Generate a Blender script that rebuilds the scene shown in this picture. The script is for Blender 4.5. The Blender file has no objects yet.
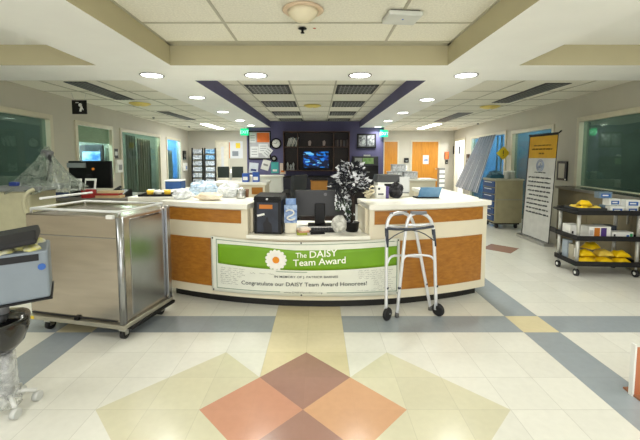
import bpy, math, random
from mathutils import Vector, Matrix
C = bpy.context.scene.collection
SC = bpy.context.scene
PI = math.pi

# ---------------------------------------------------------------- camera
F = 352.0; CXP, CYP = 318.0, 184.0; CAMZ = 1.48
TILT = math.atan(27 / 352.0)
cam_d = bpy.data.cameras.new('camera'); cam = bpy.data.objects.new('camera', cam_d); C.objects.link(cam)
cam.location = (0, 0, CAMZ); cam.rotation_euler = (PI / 2 - TILT, 0, 0)
cam_d.sensor_width = 36; cam_d.lens = 36 * F / 640
cam_d.shift_x = (320 - CXP) / 640; cam_d.shift_y = (CYP - 220) / 640
cam_d.clip_start = 0.02
SC.camera = cam
# ---------------------------------------------------------------- world, light, exposure
SC.view_settings.view_transform = 'Standard'; SC.view_settings.look = 'None'
SC.view_settings.gamma = 1; SC.view_settings.use_curve_mapping = False
SC.view_settings.exposure = 0.88
w = bpy.data.worlds.new('world'); SC.world = w; w.use_nodes = True
w.node_tree.nodes['Background'].inputs[0].default_value = (1.0, 1.0, 0.985, 1)
w.node_tree.nodes['Background'].inputs[1].default_value = 1.35

def area(name, loc, sx, sy, power, col=(1, 1, .975), rot=(0, 0, 0)):
    l = bpy.data.lights.new(name, 'AREA'); l.shape = 'RECTANGLE'; l.size = sx; l.size_y = sy
    l.energy = power; l.color = col
    o = bpy.data.objects.new(name, l); C.objects.link(o); o.location = loc; o.rotation_euler = rot
    return o
def point(name, loc, power, col=(1, 1, .975), r=.1):
    l = bpy.data.lights.new(name, 'POINT'); l.energy = power; l.color = col; l.shadow_soft_size = r
    o = bpy.data.objects.new(name, l); C.objects.link(o); o.location = loc
    return o
# light panels in the ceiling trays over and behind the camera
area('ceiling_lamp_light', (-.1, .9, 2.6), 1.1, .5, 9)
area('ceiling_lamp_light', (-.1, -1.2, 2.6), 1.1, .5, 12)
area('ceiling_lamp_light', (3.1, 1.6, 2.6), .6, 1.2, 16)
area('ceiling_lamp_light', (-3.0, 1.2, 2.6), .6, 1.2, 12)

# ---------------------------------------------------------------- picture helpers
CT, ST = math.cos(TILT), math.sin(TILT)
def ray(px, py):
    a = (px - CXP) / F; b = (CYP - py) / F
    return a, CT + b * ST, -ST + b * CT
def at_y(px, py, Y):
    a, y, z = ray(px, py); t = Y / y
    return Vector((a * t, Y, CAMZ + z * t))
def at_z(px, py, z0):
    a, y, z = ray(px, py); t = (z0 - CAMZ) / z
    return Vector((a * t, y * t, z0))

# ---------------------------------------------------------------- materials
def lin(c):
    def f(v):
        v /= 255.0
        return v / 12.92 if v <= .04045 else ((v + .055) / 1.055) ** 2.4
    return (f(c[0]), f(c[1]), f(c[2]), 1)
MATS = {}
def mat(name, rgb, rough=.5, metal=0.0, vary=.06, scale=8.0, bump=0.0, emit=0.0, spec=.5, alpha=1.0, trans=0.0, stretch=None, coat=0.0, rgb2=None):
    if name in MATS: return MATS[name]
    m = bpy.data.materials.new(name); m.use_nodes = True; nt = m.node_tree; N = nt.nodes; L = nt.links
    b = N['Principled BSDF']
    tc = N.new('ShaderNodeTexCoord'); mp = N.new('ShaderNodeMapping'); L.new(tc.outputs['Object'], mp.inputs[0])
    if stretch: mp.inputs['Scale'].default_value = stretch
    no = N.new('ShaderNodeTexNoise'); no.inputs['Scale'].default_value = scale; no.inputs['Detail'].default_value = 3
    L.new(mp.outputs[0], no.inputs['Vector'])
    mx = N.new('ShaderNodeMix'); mx.data_type = 'RGBA'
    c = lin(rgb)
    if rgb2: c2 = lin(rgb2); c1 = c
    else:
        c1 = tuple(min(1, v * (1 - vary)) for v in c[:3]) + (1,); c2 = tuple(min(1, v * (1 + vary)) for v in c[:3]) + (1,)
    rp = N.new('ShaderNodeMapRange'); rp.inputs[1].default_value = .35; rp.inputs[2].default_value = .65
    L.new(no.outputs['Fac'], rp.inputs[0]); L.new(rp.outputs[0], mx.inputs[0])
    mx.inputs[6].default_value = c1; mx.inputs[7].default_value = c2
    L.new(mx.outputs[2], b.inputs['Base Color'])
    b.inputs['Roughness'].default_value = rough; b.inputs['Metallic'].default_value = metal
    b.inputs['Specular IOR Level'].default_value = spec
    b.inputs['Alpha'].default_value = alpha; b.inputs['Transmission Weight'].default_value = trans
    b.inputs['Coat Weight'].default_value = coat; b.inputs['Coat Roughness'].default_value = .08
    if emit:
        L.new(mx.outputs[2], b.inputs['Emission Color']); b.inputs['Emission Strength'].default_value = emit
    if bump:
        bp = N.new('ShaderNodeBump'); bp.inputs['Strength'].default_value = bump; bp.inputs['Distance'].default_value = .02
        L.new(no.outputs['Fac'], bp.inputs['Height']); L.new(bp.outputs[0], b.inputs['Normal'])
    MATS[name] = m
    return m

def glassmat(name, tint, gloss=.12, rough=.02, glow=(200, 210, 200)):
    m = bpy.data.materials.new(name); m.use_nodes = True; N = m.node_tree.nodes; L = m.node_tree.links
    N.remove(N['Principled BSDF'])
    t = N.new('ShaderNodeBsdfTransparent'); g = N.new('ShaderNodeBsdfGlossy'); mx = N.new('ShaderNodeMixShader')
    no = N.new('ShaderNodeTexNoise'); no.inputs['Scale'].default_value = 3
    mr = N.new('ShaderNodeMapRange'); mr.inputs[3].default_value = gloss * .8; mr.inputs[4].default_value = gloss * 1.2
    L.new(no.outputs['Fac'], mr.inputs[0]); L.new(mr.outputs[0], mx.inputs[0])
    t.inputs[0].default_value = lin(tint); g.inputs[0].default_value = lin(glow); g.inputs['Roughness'].default_value = rough
    L.new(t.outputs[0], mx.inputs[1]); L.new(g.outputs[0], mx.inputs[2])
    L.new(mx.outputs[0], N['Material Output'].inputs[0])
    MATS[name] = m
    return m

def plasticmat(name, rgb, dens=.45):
    "thin clear sheeting: mostly see-through, partly milky"
    m = bpy.data.materials.new(name); m.use_nodes = True; N = m.node_tree.nodes; L = m.node_tree.links
    b = N['Principled BSDF']; b.inputs['Base Color'].default_value = lin(rgb); b.inputs['Roughness'].default_value = .25
    t = N.new('ShaderNodeBsdfTransparent'); mx = N.new('ShaderNodeMixShader')
    tc = N.new('ShaderNodeTexCoord')
    no = N.new('ShaderNodeTexNoise'); no.inputs['Scale'].default_value = 14; no.inputs['Detail'].default_value = 4; no.inputs['Distortion'].default_value = 1.5
    L.new(tc.outputs['Object'], no.inputs['Vector'])
    mr = N.new('ShaderNodeMapRange'); mr.inputs[1].default_value = .35; mr.inputs[2].default_value = .65
    mr.inputs[3].default_value = max(0, dens - .25); mr.inputs[4].default_value = min(1, dens + .25)
    L.new(no.outputs['Fac'], mr.inputs[0]); L.new(mr.outputs[0], mx.inputs[0])
    bp = N.new('ShaderNodeBump'); bp.inputs['Strength'].default_value = .6; L.new(no.outputs['Fac'], bp.inputs['Height']); L.new(bp.outputs[0], b.inputs['Normal'])
    L.new(t.outputs[0], mx.inputs[1]); L.new(b.outputs[0], mx.inputs[2]); L.new(mx.outputs[0], N['Material Output'].inputs[0])
    MATS[name] = m
    return m

S = .305
TX0 = -.088; TY0 = at_z(303, 409.7, 0).y
def tilemat(name, rgb, line=.22, rough=.16, vary=.05):
    m = bpy.data.materials.new(name); m.use_nodes = True; N = m.node_tree.nodes; L = m.node_tree.links; b = N['Principled BSDF']
    g = N.new('ShaderNodeNewGeometry'); sx = N.new('ShaderNodeSeparateXYZ'); L.new(g.outputs['Position'], sx.inputs[0])
    def mth(op, a, v=None, v2=None):
        n = N.new('ShaderNodeMath'); n.operation = op
        if hasattr(a, 'links'): L.new(a, n.inputs[0])
        else: n.inputs[0].default_value = a
        if v is not None:
            if hasattr(v, 'links'): L.new(v, n.inputs[1])
            else: n.inputs[1].default_value = v
        if v2 is not None: n.inputs[2].default_value = v2
        return n.outputs[0]
    def axis(o, off):
        u = mth('DIVIDE', mth('SUBTRACT', o, off), S)
        fr = mth('FRACT', mth('ADD', u, 100.0))
        d = mth('MINIMUM', fr, mth('SUBTRACT', 1.0, fr))
        return mth('LESS_THAN', d, .007), mth('FLOOR', u)
    lx, ix = axis(sx.outputs[0], TX0); ly, iy = axis(sx.outputs[1], TY0)
    ln = mth('MAXIMUM', lx, ly)
    cb = N.new('ShaderNodeCombineXYZ'); L.new(ix, cb.inputs[0]); L.new(iy, cb.inputs[1])
    wn = N.new('ShaderNodeTexWhiteNoise'); wn.noise_dimensions = '2D'; L.new(cb.outputs[0], wn.inputs['Vector'])
    no = N.new('ShaderNodeTexNoise'); no.inputs['Scale'].default_value = 22; no.inputs['Detail'].default_value = 6
    L.new(g.outputs['Position'], no.inputs['Vector'])
    f = mth('ADD', mth('MULTIPLY', wn.outputs['Value'], .35), mth('MULTIPLY', no.outputs['Fac'], .65))
    mx = N.new('ShaderNodeMix'); mx.data_type = 'RGBA'; c = lin(rgb)
    mx.inputs[6].default_value = tuple(v * (1 - 2 * vary) for v in c[:3]) + (1,); mx.inputs[7].default_value = tuple(min(1, v * (1 + 2 * vary)) for v in c[:3]) + (1,)
    L.new(f, mx.inputs[0])
    m2 = N.new('ShaderNodeMix'); m2.data_type = 'RGBA'; L.new(mth('MULTIPLY', ln, line), m2.inputs[0]); L.new(mx.outputs[2], m2.inputs[6]); m2.inputs[7].default_value = lin((90, 85, 72))
    L.new(m2.outputs[2], b.inputs['Base Color'])
    n2 = N.new('ShaderNodeTexNoise'); n2.inputs['Scale'].default_value = 2.5; n2.inputs['Detail'].default_value = 4; L.new(g.outputs['Position'], n2.inputs['Vector'])
    mr = N.new('ShaderNodeMapRange'); mr.inputs[3].default_value = rough * .7; mr.inputs[4].default_value = rough * 1.5; L.new(n2.outputs['Fac'], mr.inputs[0]); L.new(mr.outputs[0], b.inputs['Roughness'])
    bp = N.new('ShaderNodeBump'); bp.inputs['Strength'].default_value = .03; bp.inputs['Distance'].default_value = .02; L.new(n2.outputs['Fac'], bp.inputs['Height']); L.new(bp.outputs[0], b.inputs['Normal'])
    MATS[name] = m
    return m

def woodmat(name, rgb, rgb2, axis='z'):
    m = bpy.data.materials.new(name); m.use_nodes = True; N = m.node_tree.nodes; L = m.node_tree.links; b = N['Principled BSDF']
    tc = N.new('ShaderNodeTexCoord'); mp = N.new('ShaderNodeMapping'); L.new(tc.outputs['Object'], mp.inputs[0])
    mp.inputs['Scale'].default_value = (18, 18, 1.2) if axis == 'z' else (1.2, 18, 18)
    no = N.new('ShaderNodeTexNoise'); no.inputs['Scale'].default_value = 2.2; no.inputs['Detail'].default_value = 6; no.inputs['Distortion'].default_value = .6
    L.new(mp.outputs[0], no.inputs['Vector'])
    cr = N.new('ShaderNodeValToRGB'); cr.color_ramp.elements[0].position = .32; cr.color_ramp.elements[0].color = lin(rgb2)
    cr.color_ramp.elements[1].position = .68; cr.color_ramp.elements[1].color = lin(rgb); L.new(no.outputs['Fac'], cr.inputs[0])
    L.new(cr.outputs[0], b.inputs['Base Color']); b.inputs['Roughness'].default_value = .35
    MATS[name] = m
    return m

# ---------------------------------------------------------------- mesh builder
class MB:
    def __init__(s): s.v = []; s.f = []; s.m = []; s.s = []
    def add(s, vs, fs, m=0, sm=False, M=None):
        b = len(s.v)
        s.v += [(M @ Vector(p)) if M else Vector(p) for p in vs]
        for f in fs: s.f.append([b + i for i in f]); s.m.append(m); s.s.append(sm)
        return s
    def hexa(s, p, m=0):
        return s.add(p, [(0, 3, 2, 1), (4, 5, 6, 7), (0, 1, 5, 4), (1, 2, 6, 5), (2, 3, 7, 6), (3, 0, 4, 7)], m)
    def box(s, c, d, rz=0, rx=0, ry=0, m=0):
        x, y, z = d[0] / 2, d[1] / 2, d[2] / 2
        M = Matrix.Translation(c) @ Matrix.Rotation(rz, 4, 'Z') @ Matrix.Rotation(ry, 4, 'Y') @ Matrix.Rotation(rx, 4, 'X')
        return s.hexa([M @ Vector(q) for q in ((-x, -y, -z), (x, -y, -z), (x, y, -z), (-x, y, -z), (-x, -y, z), (x, -y, z), (x, y, z), (-x, y, z))], m)
    def b2(s, x0, x1, y0, y1, z0, z1, m=0):
        return s.box(((x0 + x1) / 2, (y0 + y1) / 2, (z0 + z1) / 2), (x1 - x0, y1 - y0, z1 - z0), m=m)
    def cyl(s, p0, p1, r0, r1=None, n=16, m=0, caps=True):
        p0, p1 = Vector(p0), Vector(p1); r1 = r0 if r1 is None else r1
        d = (p1 - p0).normalized(); a = d.orthogonal().normalized(); b = d.cross(a)
        vs = [p0 + (a * math.cos(2 * PI * i / n) + b * math.sin(2 * PI * i / n)) * r0 for i in range(n)]
        vs += [p1 + (a * math.cos(2 * PI * i / n) + b * math.sin(2 * PI * i / n)) * r1 for i in range(n)]
        s.add(vs, [(i, (i + 1) % n, n + (i + 1) % n, n + i) for i in range(n)], m, True)
        if caps:
            b0 = len(s.v) - 2 * n
            s.f.append([b0 + i for i in range(n)][::-1]); s.m.append(m); s.s.append(False)
            s.f.append([b0 + n + i for i in range(n)]); s.m.append(m); s.s.append(False)
        return s
    def tube(s, pts, r, n=8, m=0, smooth=0, closed=False):
        P = [Vector(p) for p in pts]
        for _ in range(smooth):
            Q = [] if closed else [P[0]]
            rng = range(len(P)) if closed else range(len(P) - 1)
            for i in rng:
                a, b = P[i], P[(i + 1) % len(P)]
                Q += [a * .75 + b * .25, a * .25 + b * .75]
            if not closed: Q.append(P[-1])
            P = Q
        k = len(P); nrm = None; vs = []
        for i in range(k):
            if closed: d = P[(i + 1) % k] - P[i - 1]
            else: d = P[min(i + 1, k - 1)] - P[max(i - 1, 0)]
            d.normalize()
            if nrm is None: nrm = d.orthogonal().normalized()
            nrm = (nrm - d * nrm.dot(d)).normalized(); bn = d.cross(nrm)
            rr = r(i / (k - 1)) if callable(r) else r
            vs += [P[i] + (nrm * math.cos(2 * PI * j / n) + bn * math.sin(2 * PI * j / n)) * rr for j in range(n)]
        fs = []
        for i in range(k if closed else k - 1):
            i2 = (i + 1) % k
            for j in range(n): fs.append((i * n + j, i * n + (j + 1) % n, i2 * n + (j + 1) % n, i2 * n + j))
        s.add(vs, fs, m, True)
        if not closed:
            b0 = len(s.v) - k * n
            s.f.append([b0 + j for j in range(n)][::-1]); s.m.append(m); s.s.append(False)
            s.f.append([b0 + (k - 1) * n + j for j in range(n)]); s.m.append(m); s.s.append(False)
        return s
    def lathe(s, c, prof, n=24, m=0, M=None):
        vs = []; k = len(prof)
        for r, z in prof:
            for j in range(n):
                p = Vector((r * math.cos(2 * PI * j / n), r * math.sin(2 * PI * j / n), z))
                vs.append((M @ p if M else p) + Vector(c))
        fs = [(i * n + j, i * n + (j + 1) % n, (i + 1) * n + (j + 1) % n, (i + 1) * n + j) for i in range(k - 1) for j in range(n)]
        s.add(vs, fs, m, True)
        b0 = len(s.v) - k * n
        if prof[0][0] > 1e-4: s.f.append([b0 + j for j in range(n)][::-1]); s.m.append(m); s.s.append(False)
        if prof[-1][0] > 1e-4: s.f.append([b0 + (k - 1) * n + j for j in range(n)]); s.m.append(m); s.s.append(False)
        return s
    def ell(s, c, r, n=16, k=10, m=0, jit=0, seed=0, flat=False):
        R = random.Random(seed); vs = []; ph = [R.uniform(0, 6.28) for _ in range(6)]
        for i in range(k + 1):
            t = PI * i / k
            for j in range(n):
                a = 2 * PI * j / n
                q = 1 + jit * (math.sin(3 * a + ph[0] + 2 * t) * .4 + math.sin(5 * a + ph[1]) * math.sin(4 * t + ph[2]) * .5 + math.sin(7 * t + ph[3] + a) * .4 + (R.uniform(-.5, .5)) * .7 * (0 < i < k))
                z = -math.cos(t)
                if flat and z < -.55: z = -.55
                vs.append((c[0] + r[0] * math.sin(t) * math.cos(a) * q, c[1] + r[1] * math.sin(t) * math.sin(a) * q, c[2] + r[2] * z * (q if z > 0 else 1)))
        fs = [(i * n + j, i * n + (j + 1) % n, (i + 1) * n + (j + 1) % n, (i + 1) * n + j) for i in range(k) for j in range(n)]
        return s.add(vs, fs, m, jit < .3)
    def prism(s, poly, z0, z1, m=0, M=None):
        n = len(poly)
        vs = [(p[0], p[1], z0) for p in poly] + [(p[0], p[1], z1) for p in poly]
        fs = [tuple(range(n))[::-1], tuple(range(n, 2 * n))] + [(i, (i + 1) % n, n + (i + 1) % n, n + i) for i in range(n)]
        return s.add(vs, fs, m, False, M)
    def sheet(s, fn, nu, nv, th=.003, m=0, sm=True):
        "a thin double-sided sheet: fn(u, v) gives a point, thickness along +normal offset"
        P = [[Vector(fn(i / nu, j / nv)) for i in range(nu + 1)] for j in range(nv + 1)]
        vs = []; W = nu + 1
        nr = []
        for j in range(nv + 1):
            for i in range(W):
                du = P[j][min(i + 1, nu)] - P[j][max(i - 1, 0)]; dv = P[min(j + 1, nv)][i] - P[max(j - 1, 0)][i]
                q = du.cross(dv); nr.append(q.normalized() if q.length > 1e-9 else Vector((0, 0, 1))); vs.append(P[j][i])
        n0 = len(vs); vs = vs + [vs[k] - nr[k] * th for k in range(n0)]
        fs = []
        for j in range(nv):
            for i in range(nu):
                a = j * W + i; fs.append((a, a + 1, a + W + 1, a + W)); fs.append((n0 + a, n0 + a + W, n0 + a + W + 1, n0 + a + 1))
        for i in range(nu):
            fs.append((i + 1, i, n0 + i, n0 + i + 1)); a = nv * W + i; fs.append((a, a + 1, n0 + a + 1, n0 + a))
        for j in range(nv):
            a = j * W; fs.append((a, a + W, n0 + a + W, n0 + a)); a = j * W + nu; fs.append((a + W, a, n0 + a, n0 + a + W))
        return s.add(vs, fs, m, sm)
    def arc(s, cx, cy, a0, a1, R0, R1, z0, z1, n=24, m=0):
        vs = []
        for i in range(n + 1):
            a = math.radians(a0 + (a1 - a0) * i / n); sa, ca = math.sin(a), math.cos(a)
            for R in (R0, R1):
                for z in (z0, z1): vs.append((cx + R * sa, cy - R * ca, z))
        fs = []
        for i in range(n):
            b = i * 4; c = b + 4
            fs += [(b, c, c + 1, b + 1), (b + 2, b + 3, c + 3, c + 2), (b, b + 2, c + 2, c), (b + 1, c + 1, c + 3, b + 3)]
        fs += [(0, 1, 3, 2), (n * 4, n * 4 + 2, n * 4 + 3, n * 4 + 1)]
        return s.add(vs, fs, m, False)
    def build(s, name, mats, parent=None, bevel=0, W=False, seg=2):
        if not isinstance(mats, (list, tuple)): mats = [mats]
        me = bpy.data.meshes.new(name)
        vs = s.v
        if W and parent:
            I = Matrix.LocRotScale(parent.location, parent.rotation_euler, parent.scale).inverted(); vs = [I @ p for p in vs]
        me.from_pydata([tuple(p) for p in vs], [], s.f)
        for m_ in mats: me.materials.append(m_)
        for p, mi, sm in zip(me.polygons, s.m, s.s): p.material_index = mi; p.use_smooth = sm
        me.validate(); me.update()
        o = bpy.data.objects.new(name, me); C.objects.link(o)
        if parent: o.parent = parent
        if bevel:
            bv = o.modifiers.new('bevel', 'BEVEL'); bv.width = bevel; bv.segments = seg; bv.limit_method = 'ANGLE'; bv.angle_limit = .7
        return o

def tag(o, label=None, cat=None, group=None, kind=None):
    if label: o['label'] = label
    if cat: o['category'] = cat
    if group: o['group'] = group
    if kind: o['kind'] = kind
    return o
def thing(name, label, cat, loc=(0, 0, 0), rz=0, group=None):
    o = bpy.data.objects.new(name, None); C.objects.link(o); o.empty_display_size = .1
    o.location = loc; o.rotation_euler = (0, 0, rz); return tag(o, label, cat, group)
def solo(mb, name, mats, label, cat, group=None, bevel=0):
    "a thing that is one mesh, built in world space, its origin moved to its base"
    xs = [p.x for p in mb.v]; ys = [p.y for p in mb.v]; zs = [p.z for p in mb.v]
    c = Vector(((min(xs) + max(xs)) / 2, (min(ys) + max(ys)) / 2, min(zs)))
    mb.v = [p - c for p in mb.v]
    o = mb.build(name, mats, None, bevel); o.location = c
    return tag(o, label, cat, group)
def struct(mb, name, mats, bevel=0):
    o = mb.build(name, mats, None, bevel); o['kind'] = 'structure'; return o
def copy_tree(o, parent=None):
    c = o.copy(); C.objects.link(c)
    if parent: c.parent = parent
    for ch in [q for q in C.objects if q.parent == o and q != c]: copy_tree(ch, c)
    return c
def text2d(body, height, align='LEFT', bold=0.0, spacing=1.0):
    "returns (verts2d, faces) of filled lettering, cap height = height"
    cu = bpy.data.curves.new('t', 'FONT'); cu.body = body; cu.size = height / .72; cu.align_x = align; cu.offset = bold; cu.space_character = spacing
    cu.resolution_u = 3
    o = bpy.data.objects.new('t', cu); C.objects.link(o); dg = bpy.context.evaluated_depsgraph_get()
    me = bpy.data.meshes.new_from_object(o.evaluated_get(dg))
    vs = [(v.co.x, v.co.y) for v in me.vertices]; fs = [tuple(p.vertices) for p in me.polygons]
    bpy.data.objects.remove(o); bpy.data.curves.remove(cu); bpy.data.meshes.remove(me)
    return vs, fs
def lettering(mb, body, height, fn, m=0, align='LEFT', width=None, bold=0.0, spacing=1.0):
    "adds lettering mapped through fn(x, y) -> 3D point"
    vs, fs = text2d(body, height, align, bold, spacing)
    if width:
        x0 = min(v[0] for v in vs); x1 = max(v[0] for v in vs); k = width / (x1 - x0)
        off = {'LEFT': 0, 'CENTER': 0, 'RIGHT': 0}[align]
        vs = [((x) * k + off, y) for x, y in vs]
    mb.add([fn(x, y) for x, y in vs], fs, m)

# ================================================================ shell materials
M_tile = tilemat('floor_tile_cream', (222, 221, 211)); M_yel = tilemat('floor_tile_sand', (214, 203, 166), line=.15)
M_gry = tilemat('floor_tile_grey', (152, 160, 165), line=.10); M_brn = tilemat('floor_tile_brown', (160, 124, 110), line=.03)
M_tan = tilemat('floor_tile_tan', (204, 160, 124), line=.03); M_pk = tilemat('floor_tile_salmon', (198, 146, 120), line=.03)
M_sand2 = tilemat('floor_tile_sage', (207, 203, 176), line=.15)
M_wall = mat('wall_paint', (192, 188, 172), .7, vary=.02, scale=3)
M_soff = mat('soffit_paint', (240, 240, 233), .7, vary=.015, scale=3)
M_tanp = mat('soffit_side_paint', (184, 176, 142), .7, vary=.02, scale=3)
M_purp = mat('purple_wall_paint', (94, 92, 130), .65, vary=.04, scale=4)
M_ct = mat('ceiling_tile', (230, 227, 210), .9, vary=.07, scale=60, bump=.3)
M_bar = mat('ceiling_grid_bar', (176, 172, 150), .5, vary=.03)
M_frame = mat('window_frame_paint', (206, 200, 176), .45, vary=.03)
M_base = mat('baseboard_vinyl', (70, 68, 66), .5)
M_white = mat('white_paint', (232, 232, 226), .5, vary=.02)
M_black = mat('black_plastic', (11, 11, 12), .4, vary=.2, spec=.3)
M_blackm = mat('black_matte', (16, 16, 18), .7, vary=.2)
M_chrome = mat('brushed_steel', (190, 190, 188), .28, metal=1, vary=.05, scale=20)
M_door = woodmat('door_wood', (206, 142, 48), (184, 120, 36))
M_lamp = mat('lamp_lens', (255, 255, 250), .4, emit=7)
M_glass = glassmat('window_glass', (196, 210, 202), .08)
M_room = mat('side_room_paint', (132, 138, 132), .8, vary=.1, scale=2)
M_roomglow = mat('side_room_blue_glow', (120, 164, 206), .8, vary=.1, scale=2)  # blue glow of these rooms painted into their wall colour
M_roomw = mat('side_room_white', (225, 225, 225), .8, vary=.03, scale=2)

def XL(Y): return -3.89 - .098 * Y
def XR(Y): return 3.85 + .118 * Y
END = 14.5
def wbox(mb, side, y0, y1, o0, o1, z0, z1, m=0):
    "box hugging the slightly flared side wall; o0<o1 is the distance into the hall"
    f = (lambda y, o: XL(y) + o) if side == 'L' else (lambda y, o: XR(y) - o)
    if side == 'L': q = [(f(y0, o0), y0), (f(y0, o1), y0), (f(y1, o1), y1), (f(y1, o0), y1)]
    else: q = [(f(y0, o1), y0), (f(y0, o0), y0), (f(y1, o0), y1), (f(y1, o1), y1)]
    return mb.hexa([(x, y, z0) for x, y in q] + [(x, y, z1) for x, y in q], m)

# ---------------------------------------------------------------- floor (inlaid vinyl tiles)
mb = MB(); fm = [M_tile, M_yel, M_gry, M_brn, M_tan, M_pk, M_sand2]
def tile_kind(u, v):
    if abs(u) + abs(v) < 2:
        if abs(u) > abs(v) and abs(abs(u) - 1) + abs(v) < 1: return 4 if u > 0 else 5
        return 3
    if abs(abs(u) - 2) + abs(v) < 2: return 6
    if abs(u) < 1 and 0 < v < 5: return 1
    if abs(u - 10) + abs(v - 12) < 1: return 3
    if 3 < v < 4: return 1 if 6 < abs(u) < 7 else 2
    if 6 < abs(u) < 7: return 2
    return 0
for i in range(-22, 26):
    for j in range(-11, 42):
        a, b = TX0 + i * S, TY0 + j * S
        if tile_kind(i + .5, j + .1) == tile_kind(i + .5, j + .9) == tile_kind(i + .1, j + .5) == tile_kind(i + .9, j + .5):
            mb.add([(a, b, 0), (a + S, b, 0), (a + S, b + S, 0), (a, b + S, 0)], [(0, 1, 2, 3)], tile_kind(i + .5, j + .1))
        else:
            mb.add([(a, b, 0), (a + S, b, 0), (a + S, b + S, 0), (a, b + S, 0), (a + S / 2, b + S / 2, 0)], [], 0); k = len(mb.v) - 5
            for q, (du, dv) in enumerate(((.5, .15), (.85, .5), (.5, .85), (.15, .5))):
                mb.f.append([k + q, k + (q + 1) % 4, k + 4]); mb.m.append(tile_kind(i + du, j + dv)); mb.s.append(False)
struct(mb, 'floor', fm)

# ---------------------------------------------------------------- soffits and ceilings
ZS, ZC, ZSIDE = 2.44, 2.65, 2.55
def soffit(x0, x1, y0, y1, name='ceiling', sidem=1):
    mb = MB(); mb.b2(x0, x1, y0, y1, ZS, 2.85)
    n = len(mb.f)
    for k in range(n):
        p = [mb.v[i] for i in mb.f[k]]; q = (p[1] - p[0]).cross(p[2] - p[0])
        mb.m[k] = 0 if abs(q.z) > 1e-6 else sidem
    return struct(mb, name, [M_soff, M_tanp, M_purp])
SL0, SL1, SR0, SR1 = -2.33, -1.55, 1.36, 2.11
soffit(-6.2, 6.2, 3.78, 4.52)
soffit(SL0, SL1, -2.6, 3.78); soffit(SR0, SR1, -2.6, 3.78)
soffit(SL0, SL1, 4.52, END, sidem=2); soffit(SR0, SR1, 4.52, END, sidem=2)
# outer faces of the far strips keep the pale paint: thin fascia boards
for x in (SL0 - .006, SR1 + .006):
    mb = MB(); mb.box((x, (4.52 + END) / 2, 2.54), (.01, END - 4.52, .2)); struct(mb, 'ceiling', M_soff)
for x0, x1, y0, y1, z in ((SL1, SR0, -2.6, 3.78, ZC), (-4.6, SL0, -2.6, 3.78, ZC), (SR1, 5.0, -2.6, 3.78, ZC),
                          (SL1, SR0, 4.52, 11.6, ZC), (-5.6, SL0, 4.52, END, ZSIDE), (SR1, 6.0, 4.52, END, ZSIDE)):
    mb = MB(); mb.b2(x0, x1, y0, y1, z, z + .04); struct(mb, 'ceiling', M_soff if (y0 < 0 and abs(x0 + x1) > 2) else M_ct)
# grid bars
mb = MB()
for y in (3.17, 2.35, 1.53): mb.b2(SL1, SR0, y - .012, y + .012, ZC - .006, ZC)
for x in (-.82, .685): mb.b2(x - .012, x + .012, -2.6, 3.78, ZC - .007, ZC)
mb.b2(SL1, SR0, 3.655, 3.78, ZC - .008, ZC); mb.b2(SL1, SL1 + .02, 1, 3.78, ZC - .008, ZC); mb.b2(SR0 - .02, SR0, 1, 3.78, ZC - .008, ZC)
struct(mb, 'trim_1', M_bar)
mb = MB()
for x in (-1.235, -.45, .28, 1.03): mb.b2(x - .012, x + .012, 4.52, 11.6, ZC - .006, ZC)
for k in range(9): mb.b2(SL1, SR0, 5.0 + k * .825 - .012, 5.0 + k * .825 + .012, ZC - .007, ZC)
struct(mb, 'trim_2', M_bar)
mb = MB()
for k in range(12): mb.b2(-5.5, SL0, 5.0 + k * .82 - .01, 5.02 + k * .82, ZSIDE - .006, ZSIDE); mb.b2(SR1, 5.8, 5.0 + k * .82 - .01, 5.02 + k * .82, ZSIDE - .006, ZSIDE)
for x in (-3.1, -3.9, -4.7, 2.9, 3.9, 4.7): mb.b2(x - .01, x + .01, 4.52, END, ZSIDE - .007, ZSIDE)
struct(mb, 'trim_3', M_bar)

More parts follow.
